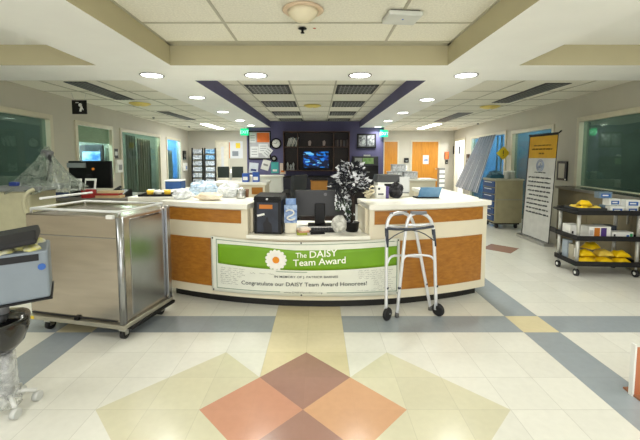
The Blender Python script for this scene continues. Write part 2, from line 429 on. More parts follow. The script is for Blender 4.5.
# ---------------------------------------------------------------- side walls with openings
OPN = {'L': [(1.9, 5.9, .98, 2.11), (6.68, 8.0, 1.0, 2.10), (8.5, 11.1, .12, 2.10), (11.8, 13.3, .12, 2.08)],
       'R': [(3.0, 6.2, .97, 2.10), (7.08, 8.9, .0, 2.06), (9.35, 12.15, .12, 2.10), (12.95, 14.2, .0, 2.12)]}
for side in 'LR':
    nm = 'wall_left' if side == 'L' else 'wall_right'
    mb = MB(); y = -2.6
    for (a, b, z0, z1) in OPN[side]:
        wbox(mb, side, y, a, -.12, 0, 0, 2.7)
        if z0 > 0: wbox(mb, side, a, b, -.12, 0, 0, z0)
        wbox(mb, side, a, b, -.12, 0, z1, 2.7); y = b
    wbox(mb, side, y, END, -.12, 0, 0, 2.7)
    struct(mb, nm, M_wall)
    for k, (a, b, z0, z1) in enumerate(OPN[side]):
        fw = .07; mb = MB()
        wbox(mb, side, a - fw, a + .01, -.05, .03, max(0, z0 - fw), z1 + fw); wbox(mb, side, b - .01, b + fw, -.05, .03, max(0, z0 - fw), z1 + fw)
        wbox(mb, side, a + .01, b - .01, -.05, .03, z1 - .01, z1 + fw)
        if z0 > 0: wbox(mb, side, a + .01, b - .01, -.05, .035, z0 - fw, z0 + .01)
        n_ = (k + 1) if side == 'L' else (k + 5)
        fr = struct(mb, 'window_%d' % n_, M_frame, .006)
        if not (side == 'R' and k == 3):
            mb = MB(); wbox(mb, side, a + .01, b - .01, -.06, -.052, z0 + .005, z1 - .005)
            g = mb.build('pane', M_glass, fr); 
        # the room behind
        mb = MB(); dp = 1.3; mm = 0
        wbox(mb, side, a - .25, b + .25, -dp - .05, -dp, max(0, z0 - .3) - .05, 2.5)
        wbox(mb, side, a - .3, a - .25, -dp, -.121, max(0, z0 - .3) - .05, 2.5); wbox(mb, side, b + .25, b + .3, -dp, -.121, max(0, z0 - .3) - .05, 2.5)
        wbox(mb, side, a - .25, b + .25, -dp, -.121, 2.45, 2.5)
        if z0 > 0: wbox(mb, side, a - .25, b + .25, -dp, -.121, max(0, z0 - .3) - .05, max(0, z0 - .3))
        struct(mb, nm, M_roomglow if n_ in (4, 7) else M_roomw if n_ in (8, 2) else M_room)
# end walls
mb = MB(); mb.b2(-5.6, -1.6, END, END + .1, 0, 2.7); struct(mb, 'wall_back', M_wall)
mb = MB(); mb.b2(1.4, 6.0, END, END + .1, 0, 2.7); struct(mb, 'wall_back', M_wall)
mb = MB(); mb.b2(-2.33, 2.15, 11.6, 11.75, 0, 2.7); struct(mb, 'wall_purple', M_purp)
# baseboards
for side in 'LR':
    mb = MB(); y = 3.0
    for (a, b, z0, z1) in OPN[side] + [(END, END, 0, 0)]:
        wbox(mb, side, y, a - .08, 0, .012, 0, .1)
        if z0 > .5: wbox(mb, side, a - .08, b + .08, 0, .012, 0, .1)
        y = b + .08
        if y >= END: break
    struct(mb, 'baseboard_left' if side == 'L' else 'baseboard_right', M_base)
# side room light
def wp(side, Y, o, z): return ((XL(Y) + o) if side == 'L' else (XR(Y) - o), Y, z)
point('room_light', wp('L', 4.4, -.7, 2.3), 24, (.88, 1, .95), .1)
point('room_light', wp('L', 7.3, -.6, 2.3), 70, (.8, .95, 1), .1)
point('room_light', wp('L', 10, -.6, 2.3), 80, (.9, 1, .95), .1)
point('room_light', wp('L', 12.5, -.6, 2.3), 110, (.7, .85, 1), .1)
point('room_light', wp('R', 4.8, -.7, 2.3), 26, (.92, 1, .95), .1)
point('room_light', wp('R', 8, -.7, 2.3), 22, (.9, .97, 1), .1)
point('room_light', wp('R', 10.7, -.7, 2.2), 90, (.85, .93, 1), .1)
point('room_light', wp('R', 13.5, -.5, 2.2), 40, (1, 1, 1), .1)

# ---------------------------------------------------------------- doors on the right end wall
def slab_door(x0, x1, ztop, n_, two=False):
    mb = MB(); mb.b2(x0 - .06, x0, END - .03, END - .001, 0, ztop + .06); mb.b2(x1, x1 + .06, END - .03, END - .001, 0, ztop + .06); mb.b2(x0, x1, END - .03, END - .001, ztop, ztop + .06)
    fr = struct(mb, 'door_%d' % n_, M_frame)
    mb = MB(); mb.b2(x0 + .005, x1 - .005, END - .025, END - .002, .01, ztop); mb.build('door_leaf', M_door, fr)
    mb = MB(); mb.cyl((x1 - .08, END - .09, 1.0), (x1 - .08, END - .026, 1.0), .028); mb.build('door_handle', M_chrome, fr)
    return fr
xa = at_y(383, 150, END).x; xb = at_y(397.5, 150, END).x
slab_door(2.72, xb, 2.1, 1)
slab_door(at_y(412, 150, END).x, at_y(438, 150, END).x, 2.1, 2)
mb = MB(); X = at_y(412, 150, END).x; mb.b2(X + .38, X + .388, END - .027, END - .0245, .01, 2.1); struct(mb, 'trim_4', mat('door_seam', (150, 100, 30)))
# ================================================================ ceiling fixtures
def downlight(x, y, r, i):
    t = thing('recessed_downlight', i, 'ceiling light', (x, y, ZS), 0, 'round recessed downlights in the white soffits')
    MB().lathe((0, 0, 0), [(r, .0), (r + .015, -.004), (r + .015, -.008), (r - .008, -.008), (r - .008, .0)]).build('trim_ring', mat('downlight_ring', (150, 150, 145), .3, metal=.6), t)
    MB().cyl((0, 0, -.0065), (0, 0, -.001), r - .01, n=28).build('lens', M_lamp, t)
    l = bpy.data.lights.new('downlight', 'AREA'); l.shape = 'DISK'; l.size = .2; l.energy = 7; l.color = (1, 1, .94); l.spread = 2.4
    o = bpy.data.objects.new('downlight_lamp', l); C.objects.link(o); o.parent = t; o.location = (0, 0, -.02)
    return t
D1 = ['on the left end of the front soffit', 'second from left on the front soffit, above the black box', 'on the front soffit above the small frosted tree', 'rightmost on the front soffit']
for k, px in enumerate((152, 256, 360, 466)):
    p = at_z(px, 75, ZS); downlight(p.x, p.y, .125, 'round recessed downlight ' + D1[k])
DL = [(197, 97.3), (223, 111.7), (240, 120.3), (251, 125.3)]; DR = [(427, 99.5), (403, 112.6), (388, 120.8), (378, 126.8)]
OR = ['nearest', 'second', 'third', 'farthest']
for k, (px, py) in enumerate(DL): p = at_z(px, py, ZS); downlight(p.x, p.y, .12, 'round recessed downlight, %s along the soffit left of the purple edge' % OR[k])
for k, (px, py) in enumerate(DR): p = at_z(px, py, ZS); downlight(p.x, p.y, .12, 'round recessed downlight, %s along the soffit right of the purple edge' % OR[k])
# parabolic troffers, unlit
M_louv = mat('louver_grey', (140, 142, 136), .4, metal=.3); M_ldark = mat('louver_dark', (28, 30, 30), .5)
def troffer(x, y, sx, sy, lab):
    t = thing('louvered_ceiling_light', lab, 'ceiling light', (x, y, ZC), 0, 'dark louvered light panels above the station')
    mb = MB()
    for a, b, c, d in ((-sx/2, -sx/2+.03, -sy/2, sy/2), (sx/2-.03, sx/2, -sy/2, sy/2), (-sx/2, sx/2, -sy/2, -sy/2+.02), (-sx/2, sx/2, sy/2-.02, sy/2)):
        mb.b2(a, b, c, d, -.012, -.001)
    mb.build('frame', M_ldark, t)
    mb = MB(); mb.b2(-sx/2+.03, sx/2-.03, -sy/2+.02, sy/2-.02, -.004, -.001)
    mb.build('backing', M_ldark, t)
    mb = MB()
    for k in range(1, 10): mb.box((-sx/2 + sx*k/10, 0, -.01), (.016, sy-.06, .012))
    for k in range(1, 5): mb.box((0, -sy/2 + sy*k/5, -.011), (sx-.08, .03, .014))
    mb.build('louver', M_louv, t)
ROW = ['nearest', 'second', 'third', 'farthest']
for k, y in enumerate((6.2, 7.9, 9.6, 11.15)):
    troffer(-.84, y, .72, .78 if k < 3 else .6, '%s dark louvered ceiling panel in the left row above the station' % ROW[k])
    troffer(.655, y, .68, .78 if k < 3 else .6, '%s dark louvered ceiling panel in the right row above the station' % ROW[k])
# linear diffusers
def diffuser(pts, lab):
    t = thing('linear_diffuser', lab, 'ceiling vent', tuple(sum((Vector(p) for p in pts), Vector()) / 4), 0, 'long dark linear air diffusers')
    c = t.location; q = [Vector(p) - c for p in pts]
    MB().hexa([v + Vector((0, 0, -.008)) for v in q] + [v + Vector((0, 0, -.001)) for v in q]).build('backing', M_ldark, t)
    mb = MB()
    for k in range(1, 5):
        a = q[0].lerp(q[1], k / 5); b = q[3].lerp(q[2], k / 5); mb.tube([a + Vector((0, 0, -.01)), b + Vector((0, 0, -.01))], .006, 4)
    mb.build('blade', M_louv, t)
Z_ = ZSIDE
diffuser([(-3.62, 5.1, Z_), (-3.3, 5.1, Z_), (-3.42, 6.68, Z_), (-3.76, 6.68, Z_)], 'near dark linear air diffuser in the left side ceiling')
diffuser([(-3.8, 8.4, Z_), (-3.52, 8.4, Z_), (-3.52, 10.3, Z_), (-3.8, 10.3, Z_)], 'far dark linear air diffuser in the left side ceiling')
diffuser([(3.3, 5.2, Z_), (3.68, 5.2, Z_), (3.76, 7.04, Z_), (3.42, 7.04, Z_)], 'near dark linear air diffuser in the right side ceiling')
diffuser([(3.38, 8.6, Z_), (3.75, 8.6, Z_), (3.85, 10.8, Z_), (3.5, 10.8, Z_)], 'far dark linear air diffuser in the right side ceiling')
for x, lab in ((-3.66, 'lit narrow fluorescent strip in the far left side ceiling'), (3.85, 'lit narrow fluorescent strip in the far right side ceiling')):
    t = thing('fluorescent_strip', lab, 'ceiling light', (x, 12.4, ZSIDE))
    MB().b2(-.16, .16, -1.0, 1.0, -.012, -.001).build('frame', M_white, t)
    MB().b2(-.13, .13, -.96, .96, -.018, -.0125).build('lens', M_lamp, t)
    area('strip_light', (x, 12.4, ZSIDE - .04), .25, 1.9, 34)
# smoke detectors under yellow dust covers
M_ycov = mat('yellow_dust_cover', (226, 206, 110), .5, vary=.05)
for p, lab in ((at_z(140, 103, ZSIDE), 'yellow domed smoke detector cover on the left side ceiling'), (at_z(490, 106, ZSIDE), 'yellow domed smoke detector cover on the right side ceiling'), (at_z(312.5, 105, ZC), 'yellow domed smoke detector cover between the louvered panels')):
    t = thing('smoke_detector', lab, 'smoke detector', p)
    MB().lathe((0, 0, 0), [(.14, -.001), (.2, -.01), (.2, -.02), (.13, -.05), (.05, -.06), (0, -.062)]).build('dust_cover', M_ycov, t)
    MB().cyl((0, 0, -.075), (0, 0, -.058), .02).build('sensor_tip', M_white, t)
# near dome, sprinklers, box
M_dome = mat('dome_plastic', (226, 216, 186), .5, vary=.03)
t = thing('ceiling_speaker', 'round cream dome on the ceiling panel above the station front', 'ceiling dome', at_z(303, 9, ZC))
MB().lathe((0, 0, 0), [(.15, -.001), (.165, -.012), (.15, -.022), (.125, -.02)], 32).build('rim', mat('dome_rim', (214, 190, 160), .5), t)
MB().lathe((0, 0, 0), [(.125, -.018), (.11, -.05), (.07, -.085), (.03, -.1), (0, -.102)], 32).build('dome', M_dome, t)
t = thing('sprinkler_head', 'black sprinkler head hanging by the ceiling grid bar', 'sprinkler', at_z(302.5, 27.5, ZC))
MB().lathe((0, 0, 0), [(.035, -.008), (.04, -.012), (.012, -.02)]).build('escutcheon', M_black, t)
MB().lathe((0, 0, 0), [(.012, -.018), (.01, -.04), (.018, -.045), (.018, -.05), (0, -.052)]).build('nozzle', M_black, t)
solo(MB().lathe(at_z(314.5, 27.5, ZC) , [(.0, -.012), (.01, -.01), (.014, -.008)]), 'indicator_light', mat('red_indicator', (190, 90, 60)), 'tiny red indicator beside the black sprinkler head', 'indicator')
p = at_z(402, 14, ZC)
t = thing('wireless_access_point', 'flat grey square box mounted on the ceiling panel', 'access point', p, .1)
MB().b2(-.14, .14, -.11, .11, -.05, -.012).build('housing', mat('grey_white_plastic', (206, 208, 200), .4), t, .012)
MB().b2(-.12, .12, -.09, .13, -.0115, -.001).build('mounting_plate', mat('dark_plate', (90, 86, 76), .5), t)
MB().cyl((0, -.02, -.053), (0, -.02, -.05), .008).build('status_light', mat('status_blue', (90, 120, 200)), t)
for k, (px, py, z, lab) in enumerate(((189, 126, ZSIDE, 'small dark sprinkler on the far left side ceiling'), (432, 125, ZSIDE, 'small dark sprinkler near the lit strip on the right'), (153.5, 117, ZSIDE, 'small dark sprinkler between the left diffusers'), (478, 123, ZSIDE, 'small dark sprinkler above the draped right window'))):
    solo(MB().lathe(at_z(px, py, z), [(.03, -.003), (.035, -.01), (.02, -.03), (.03, -.05), (0, -.055)]), 'sprinkler_head', M_louv, lab, 'sprinkler')
# hanging sign
t = thing('hanging_sign', 'small black square sign with white figure hanging over the left aisle', 'sign', (at_y(79.5, 107, 6.0).x, 6.0, 2.2))
MB().b2(-.12, .12, -.01, .01, 0, .23).build('panel', M_black, t)
mb = MB()
mb.cyl((.02, -.014, .15), (.02, -.011, .15), .03, n=16); mb.box((.03, -.0125, .085), (.035, .003, .09), ry=.3); mb.box((-.03, -.0125, .19), (.05, .003, .012)); mb.box((.055, -.0125, .1), (.012, .003, .07), ry=-.4)
mb.build('figure_mark', M_white, t)
for q in (-1, 1): MB().tube([(q * .09, 0, .23), (q * .12, 0, .348)], .003, 5).build('hanging_wire', M_chrome, t)
# exit signs
M_green = mat('exit_green', (0, 190, 120), .4, emit=.9)
for p, lab in ((at_y(244.5, 132, 11.5), 'green EXIT sign hanging left of the framed notice board'), (at_y(384, 133.5, 11.5), 'green EXIT sign hanging right of the purple wall')):
    t = thing('exit_sign', lab, 'exit sign', (p.x, 11.5, p.z - .11))
    MB().b2(-.125, .125, -.02, .02, 0, .22).build('housing', M_green, t)
    mb = MB(); lettering(mb, 'EXIT', .1, lambda x, y: (x, -.023, .06 + y), align='CENTER'); mb.build('lettering', mat('exit_white', (190, 255, 225), emit=.8), t)
    MB().cyl((0, 0, .22), (0, 0, 2.44 - (p.z - .11)), .01).build('stem', M_chrome, t)
# wall devices seen above
# ================================================================ the station desk
M_lam = mat('cream_laminate', (222, 214, 190), .4, vary=.02, scale=5); M_top = mat('white_solid_surface', (236, 234, 222), .3, vary=.02, scale=10)
M_wood = woodmat('maple_veneer', (174, 116, 38), (150, 94, 26), 'x'); M_kick = mat('black_kick', (16, 15, 14), .5)
DX, DY, DR_ = .08, 7.33, 4.03; A0, A1, AI0, AI1 = -24.9, 25.0, -10.9, 5.85
def dpt(a, R, z): a = math.radians(a); return Vector((DX + R * math.sin(a), DY - R * math.cos(a), z))
desk = thing('reception_desk', 'large curved nurse station desk with cream laminate, maple panels and a lowered middle counter', 'desk', (DX, 3.4, 0))
MB().arc(DX, DY, A0 + .5, A1 - .5, DR_ - .09, DR_ - .16, 0, .105, 40, 0).build('kick_base', M_kick, desk, W=True)
mb = MB(); mb.arc(DX, DY, A0, A1, DR_, DR_ - .08, .10, .699, 48)
mb.build('front_panel', M_lam, desk, W=True)
for a, b in ((A0, AI0), (AI1, A1)):
    MB().arc(DX, DY, a, b, DR_, DR_ - .08, .699, .98, 24).build('raised_panel', M_lam, desk, W=True)
MB().arc(DX, DY, A0 + .9, A1 - .95, DR_ + .005, DR_ - .002, .185, .672, 48).build('lower_wood_panel', M_wood, desk, W=True)
MB().arc(DX, DY, A0 + .9, AI0 - .95, DR_ + .005, DR_ - .002, .835, .965, 16).build('upper_wood_panel', M_wood, desk, W=True)
MB().arc(DX, DY, AI1 + .7, A1 - .95, DR_ + .005, DR_ - .002, .835, .965, 16).build('upper_wood_panel', M_wood, desk, W=True)
for a, b in ((A0 - .15, AI0 + .2), (AI1 - .2, A1 + .15)):
    MB().arc(DX, DY, a, b, DR_ + .045, DR_ - .50, .98, 1.03, 24).build('countertop', M_top, desk, .006, W=True)
for a in (AI0, AI1):
    MB().arc(DX, DY, a - .35, a + .35, DR_ - .08, DR_ - .42, .736, .98, 2).build('end_panel', M_lam, desk, W=True)
MB().arc(DX, DY, AI0, AI1, DR_ + .045, DR_ - .078, .70, .736, 24).build('low_counter', M_top, desk, .005, W=True)
MB().arc(DX, DY, A0 + 1.5, A1 - 1.5, DR_ - .08, DR_ - .78, .70, .735, 32).build('work_surface', M_top, desk, W=True)
for a, b, nm in ((1.42, 1.785, 'side_panel'), (-1.625, -1.25, 'side_panel')):
    MB().b2(a, b, 4.06, 5.2, 0.0, .979).build(nm, M_lam, desk, W=True)
MB().b2(1.40, 1.80, 3.92, 5.25, .98, 1.029).build('side_countertop', M_top, desk, .006, W=True)
MB().b2(-2.15, -1.22, 3.95, 5.25, .98, 1.029).build('side_countertop', M_top, desk, .006, W=True)
mb = MB(); mb.b2(1.745, 1.785, 3.72, 4.06, .1, .979); mb.build('side_panel', M_lam, desk, W=True)
mb = MB(); mb.b2(-1.625, -1.585, 3.72, 4.06, .1, .979); mb.build('side_panel', M_lam, desk, W=True)

# ---------------------------------------------------------------- award banner on the desk front
BA0, BA1, BR = -16.35, 10.1, DR_ + .022
def ban(s, h, off=0.0):
    sg = math.sin(PI * s); top = .700 - .024 * sg - .005 * math.sin(2 * PI * s); bot = .145 + .004 * sg
    k = h; z = bot + (top - bot) * k
    return dpt(BA0 + (BA1 - BA0) * s, BR + off + .004 * math.sin(9 * s + 3 * h) * h, z)
BW = math.radians(BA1 - BA0) * BR; BH = .55
M_ban = mat('banner_white', (226, 228, 214), .45, vary=.02); M_bgreen = mat('banner_green', (110, 158, 8), .45, vary=.05, scale=5)
M_ink = mat('banner_ink', (60, 64, 66), .6); M_bline = mat('banner_line', (130, 150, 130), .6); M_petal = mat('daisy_petal', (238, 236, 228), .6); M_yolk = mat('daisy_centre', (226, 140, 20), .6)
ba = thing('award_banner', 'long white and green award banner with a daisy hung across the desk front', 'banner', (dpt(-3, BR, 0).x, dpt(-3, BR, 0).y, .145))
MB().sheet(lambda u, v: ban(u, v, .003), 60, 12, .004).build('cloth', M_ban, ba, W=True)
def gtop(s): return .87 + .035 * math.sin(PI * min(1, s / .45)) * (s < .45) - .02 * math.sin(PI * s)
def gbot(s): return .53 - .05 * math.sin(PI * s)
MB().sheet(lambda u, v: ban(.04 + .945 * u, gbot(.04 + .945 * u) + (gtop(.04 + .945 * u) - gbot(.04 + .945 * u)) * v, .0055), 60, 6, .002).build('green_stripe', M_bgreen, ba, W=True)
def bmap(s0, h0, slope=0.0, off=.0085): return lambda x, y: ban(s0 + x / BW, h0 + (y + slope * x) / BH, off)
mb = MB(); lettering(mb, 'The', .052, bmap(.462, .715, .03), bold=.001, width=.105); lettering(mb, 'DAISY', .070, bmap(.530, .715, .06), bold=.0012, width=.262)
lettering(mb, 'Team Award', .068, bmap(.448, .56, .055), bold=.0012, width=.50)
mb.build('white_lettering', mat('letter_white', (245, 246, 235), .5), ba, W=True)
mb = MB(); lettering(mb, 'IN MEMORY OF J. PATRICK BARNES', .023, bmap(.350, .335, .01), bold=.0002, width=.61)
lettering(mb, 'Congratulate our DAISY Team Award Honorees!', .040, bmap(.172, .175, .012), bold=.0004, width=1.22)
lettering(mb, 'www.DAISYfoundation.org', .017, bmap(.40, .055, .006), width=.37)
mb.build('dark_lettering', M_ink, ba, W=True)
mb = MB()   # border lines with gaps for the web line
for s0, s1, h in ((.03, .38, .07), (.62, .985, .07), (.03, .97, .955), (.36, .52, .455)):
    mb.sheet(lambda u, v: ban(s0 + (s1 - s0) * u, (h if h != .455 else gbot(s0 + (s1 - s0) * u) - .035) + .012 * (v - .5), .0055), 30, 1, .001)
for s0 in (.03, .983): mb.sheet(lambda u, v: ban(s0 + .004 * u, .07 + .885 * v, .0055), 1, 12, .001)
mb.build('border_line', M_bline, ba, W=True)
R = random.Random(5); mb = MB()   # handwritten signatures
for x0, x1, h0, h1 in ((.05, .205, .13, .45), (.775, .975, .10, .46)):
    h = h1
    while h > h0:
        s_ = x0 + R.uniform(0, .01)
        while s_ < x1 - .02:
            L_ = R.uniform(.018, .034)
            if not ((x0 < .5 and s_ + L_ > .155 and h < .29) or (x0 > .5 and s_ < .86 and .13 < h < .30)):
                mb.tube([ban(s_ + L_ * i / 9, h + (.011 if i % 2 else -.009) * R.uniform(.3, 1), .0048) for i in range(10)], .0009, 3)
            s_ += L_ + R.uniform(.006, .016)
        h -= .036
for s0 in (.22, .27, .32):
    pts = [ban(s0 + .03 * i / 7, .40 + R.uniform(-.014, .014), .0045) for i in range(8)]; mb.tube(pts, .0011, 3)
mb.build('signatures', M_ink, ba, W=True)['kind'] = 'stuff'
ds, dh = .360, .665; mb = MB()
for ring, (n, r0, r1, wd) in enumerate(((15, .02, .108, .017), (15, .02, .095, .015))):
    for k in range(n):
        a = 2 * PI * (k + .5 * ring) / n; ca, sa = math.cos(a), math.sin(a)
        P = []
        for u, v in ((r0, 0), (r0 + (r1 - r0) * .45, wd * .8), (r1 * .93, wd * .9), (r1, 0), (r1 * .93, -wd * .9), (r0 + (r1 - r0) * .45, -wd * .8)):
            P.append(ban(ds + (u * ca - v * sa) / BW, dh + (u * sa + v * ca) / BH, .0085 + .001 * ring))
        b = len(mb.v); mb.v += P; mb.f.append(list(range(b, b + 6))); mb.m.append(0); mb.s.append(False)
mb.build('daisy_petals', M_petal, ba, W=True)
c = ban(ds, dh, .008); mb = MB(); mb.v = [ban(ds + .034 * math.cos(k * PI / 10) / BW, dh + .034 * math.sin(k * PI / 10) / BH, .0125) for k in range(20)]; mb.f = [list(range(20))]; mb.m = [0]; mb.s = [False]
mb.build('daisy_centre', M_yolk, ba, W=True)
for s, h in ((.01, .97), (.49, .985), (.99, .97), (.01, .03), (.49, .02), (.99, .03)):
    p = ban(s, h, .006); q = ban(s, h, .0035); MB().cyl(q, p, .008, n=10).build('grommet', M_blackm, ba, W=True)

# ---------------------------------------------------------------- things on the low counter
ZL = .736
def label_poster(parent, x0, x1, y, z0, z1): pass
M_navy = mat('poster_navy', (36, 42, 56), .5, vary=.25, scale=9); M_orange = mat('label_orange', (196, 116, 34), .5)
t = thing('suggestion_box', 'black lidded drop box with a dark poster and orange strip on the low counter', 'box', (-.472, 3.46, ZL + .0015), -.15)
MB().b2(-.135, .135, -.10, .10, 0, .325).build('body', M_black, t, .004)
mb = MB(); mb.hexa([(-.138, -.115, .326), (.145, -.115, .326), (.145, .11, .326), (-.138, .11, .326), (-.13, -.10, .365), (.13, -.10, .365), (.13, .1, .385), (-.13, .1, .385)]); mb.build('lid', mat('box_lid_black', (18, 18, 20), .4, spec=.3), t, .004)
MB().b2(-.105, .105, -.103, -.1005, .02, .305).build('poster', M_navy, t)
MB().b2(-.08, .05, -.106, -.1035, .245, .285).build('orange_strip', M_orange, t)
mb = MB(); mb.box((-.065, -.106, .185), (.075, .003, .02), ry=-.25); mb.build('white_note', M_white, t)
MB().prism([(-.035, .02), (-.045, .1), (-.02, .13), (-.012, .165), (.005, .165), (.012, .12), (.04, .1), (.05, .02)], 0, .002, M=Matrix.Translation((0, -.1035, 0)) @ Matrix.Rotation(PI / 2, 4, 'X')).build('figure_silhouette', mat('silhouette', (24, 24, 30), .6), t)
MB().cyl((0, -.118, .34), (0, -.108, .34), .01, n=10).build('lock', M_chrome, t)
# leaflet holder
M_bl1 = mat('leaflet_blue', (60, 96, 160), .4, rgb2=(170, 195, 225), scale=22); M_clear = glassmat('clear_acrylic', (225, 232, 230), .1)
t = thing('leaflet_holder', 'narrow stand of blue and white leaflets beside the black drop box', 'leaflet holder', (-.268, 3.45, ZL + .001))
MB().b2(-.055, .055, -.05, .03, 0, .10).build('base_box', mat('base_cream', (228, 222, 200), .5), t, .003)
mb = MB(); mb.hexa([(-.062, -.055, .102), (.062, -.055, .102), (.062, -.04, .102), (-.062, -.04, .102), (-.062, -.035, .275), (.062, -.035, .275), (.062, -.02, .275), (-.062, -.02, .275)]); mb.build('front_leaflet', M_bl1, t)
mb = MB(); mb.hexa([(-.05, -.02, .102), (.05, -.02, .102), (.05, -.005, .102), (-.05, -.005, .102), (-.05, 0, .335), (.05, 0, .335), (.05, .012, .335), (-.05, .012, .335)]); mb.build('rear_leaflet', mat('leaflet_sky', (92, 130, 190), .4, rgb2=(150, 180, 220), scale=14), t)
mb = MB(); mb.tube([(-.045, -.054, .215), (-.01, -.051, .235), (.035, -.053, .215), (.03, -.057, .185), (-.01, -.061, .17), (-.04, -.063, .15), (.0, -.066, .13), (.045, -.063, .145)], .008, 6, smooth=2); mb.build('white_swirl', M_white, t)
# monitor seen from behind
M_mon = mat('monitor_grey', (48, 48, 50), .4, vary=.05)
t = thing('computer_monitor', 'grey monitor seen from behind on the low counter left of the frosted tree', 'monitor', (.02, 3.80, ZL), 0)
MB().b2(-.27, .27, .0, .035, .10, .385).build('housing', M_mon, t, .01)
MB().b2(-.262, .262, .0355, .038, .108, .378).build('screen', M_black, t)
MB().b2(-.055, .055, -.03, 0, .02, .24).build('neck', M_black, t, .006)
MB().b2(-.13, .13, -.10, .09, 0, .014).build('foot', M_black, t, .005)
MB().cyl((.06, -.001, .34), (.06, .0, .34), .018).build('round_badge', mat('badge_grey', (96, 96, 98), .3), t)
t = thing('keyboard', 'black keyboard with a white strip in front of the grey monitor', 'keyboard', (-.02, 3.50, ZL), 0)
MB().b2(-.2, .2, -.07, .07, 0, .022).build('body', M_black, t, .004)
mb = MB()
for r in range(4):
    for k in range(13): mb.b2(-.19 + k * .0292, -.19 + k * .0292 + .024, -.06 + r * .03, -.06 + r * .03 + .024, .0221, .028)
o = mb.build('keys', M_blackm, t); o['kind'] = 'stuff'
MB().b2(-.19, .17, .045, .069, .0285, .031).build('white_strip', M_white, t)
t = thing('stapler', 'black desk phone-like stapler block in front of the monitor foot', 'stapler', (-.005, 3.36, ZL + .001), .2)
t['label'] = 'small black stapler lying in front of the black keyboard'
MB().b2(-.07, .07, -.018, .018, 0, .012).build('base', M_black, t, .003); MB().box((0, 0, .024), (.135, .024, .018), ry=-.06).build('arm', M_black, t, .004)
for k, (dx, z, rgb, lab) in enumerate(((0, 0, (150, 158, 50), 'yellow-green note pad at the bottom of the small pile'), (.01, .022, (196, 150, 120), 'salmon note pad in the middle of the small pile'), (.02, .040, (226, 210, 190), 'pale crumpled note pad on top of the small pile'))):
    solo(MB().box((-.155 + dx, 3.36, ZL + z + .0105), (.10, .09, .02), rz=.1 + .25 * k), 'note_pad', mat('pad_%s' % 'abc'[k], rgb, .6), lab + ' beside the leaflet holder', 'note pad', 'note pads beside the leaflet holder')
# plastic wrapped round ornament
M_wrap = plasticmat('wrapped_foil', (214, 214, 206), .7)
t = thing('wrapped_ornament', 'small clear wrapped dome with a silvery base at the foot of the frosted tree', 'ornament', (.205, 3.355, ZL + .012))
MB().ell((0, 0, .07), (.058, .055, .06), 14, 8, jit=.12, seed=2).build('core', mat('foil_silver', (120, 126, 118), .3, metal=.6, rgb2=(206, 204, 186), scale=26), t)
MB().ell((0, 0, .085), (.075, .07, .085), 20, 14, jit=.1, seed=4).build('wrap', M_wrap, t)
# frosted small tree
M_frost = mat('frosted_leaf', (240, 242, 246), .7); M_leaf = mat('dark_leaf', (28, 52, 34), .6, rgb2=(58, 86, 50)); M_leaf2 = mat('navy_leaf', (22, 26, 36), .6); M_bark = mat('bark', (40, 30, 24), .8)
t = thing('frosted_tree', 'small artificial tree with white frosted and dark leaves on the low counter', 'artificial tree', (.34, 3.50, ZL + .001)); t.scale = (1, 1, .93)
MB().lathe((0, 0, 0), [(.06, 0), (.068, .03), (.074, .09), (.078, .098), (.07, .1), (.0, .09)]).build('pot', M_black, t)
MB().tube([(0, 0, .09), (.01, 0, .3), (-.005, .01, .5), (-.02, 0, .68)], lambda u: .014 - .009 * u, 6).build('trunk', M_bark, t)
R = random.Random(11); mb = MB(); br = MB()
def halfw(h):
    pr = [(0, .10), (.12, .15), (.3, .20), (.42, .205), (.52, .165), (.62, .13), (.70, .095), (.76, .03)]
    for (a, p), (b, q) in zip(pr, pr[1:]):
        if a <= h <= b: return p + (q - p) * (h - a) / (b - a)
    return .02
for k in range(2000):
    h = R.uniform(.05, .74); a = R.uniform(0, 2 * PI); r = halfw(h) * math.sqrt(R.uniform(.15, 1)) * (1 + .15 * math.sin(5 * a + 14 * h))
    c = Vector((r * math.cos(a) - .03 * h, r * math.sin(a) * .85, h)); d = Vector((math.cos(a), math.sin(a), R.uniform(-.4, .8))).normalized()
    d = (d + Vector((R.uniform(-.6, .6), R.uniform(-.6, .6), R.uniform(-.5, .5)))).normalized(); sd = d.cross(Vector((R.uniform(-1, 1), R.uniform(-1, 1), R.uniform(.2, 1)))).normalized()
    if h < .27 and c.x < -.06: continue
    l = R.uniform(.03, .06); wd = l * .26
    if h < .45: c.x = max(-.15, min(c.x, R.uniform(-.06, .02))); d.x = -abs(d.x) * .3
    if h < .41 and R.random() < .5: h *= .75; c.z = h
    if h < .13: d.z = abs(d.z)
    if c.y > .1: c.y = R.uniform(-.1, .06)
    if h < .13: c.z = max(c.z, .06)
    if h < .41: c.y = R.uniform(-.015, .08); d.y = abs(d.y) * .5
    if h < .36: c.y = max(c.y, -.03); d.y = abs(d.y)
    up = sd.cross(d) * .005
    fr = R.random() < (.06 + .27 * (math.sin(23 * c.x + 5) * math.sin(19 * c.z + 31 * c.x) + .5) if h > .3 else .18)
    if fr: l *= 1.35; wd = l * .32
    mi = 0 if fr else (1 if (h < .32 and R.random() < .7) else 2)
    mb.add([c, c + d * l * .4 + sd * wd + up, c + d * l, c + d * l * .4 - sd * wd + up], [(0, 1, 2), (0, 2, 3)], mi)
for k in range(26):
    h = R.uniform(.4, .66); a = R.uniform(0, 2 * PI); r = halfw(h) * .7
    br.tube([(0, 0, h - .06), (r * .5 * math.cos(a), r * .5 * math.sin(a), h - .01), (r * math.cos(a), r * math.sin(a), h)], .003, 4)
br.build('branches', M_bark, t)
mb.build('foliage', [M_frost, M_leaf, M_leaf2], t)

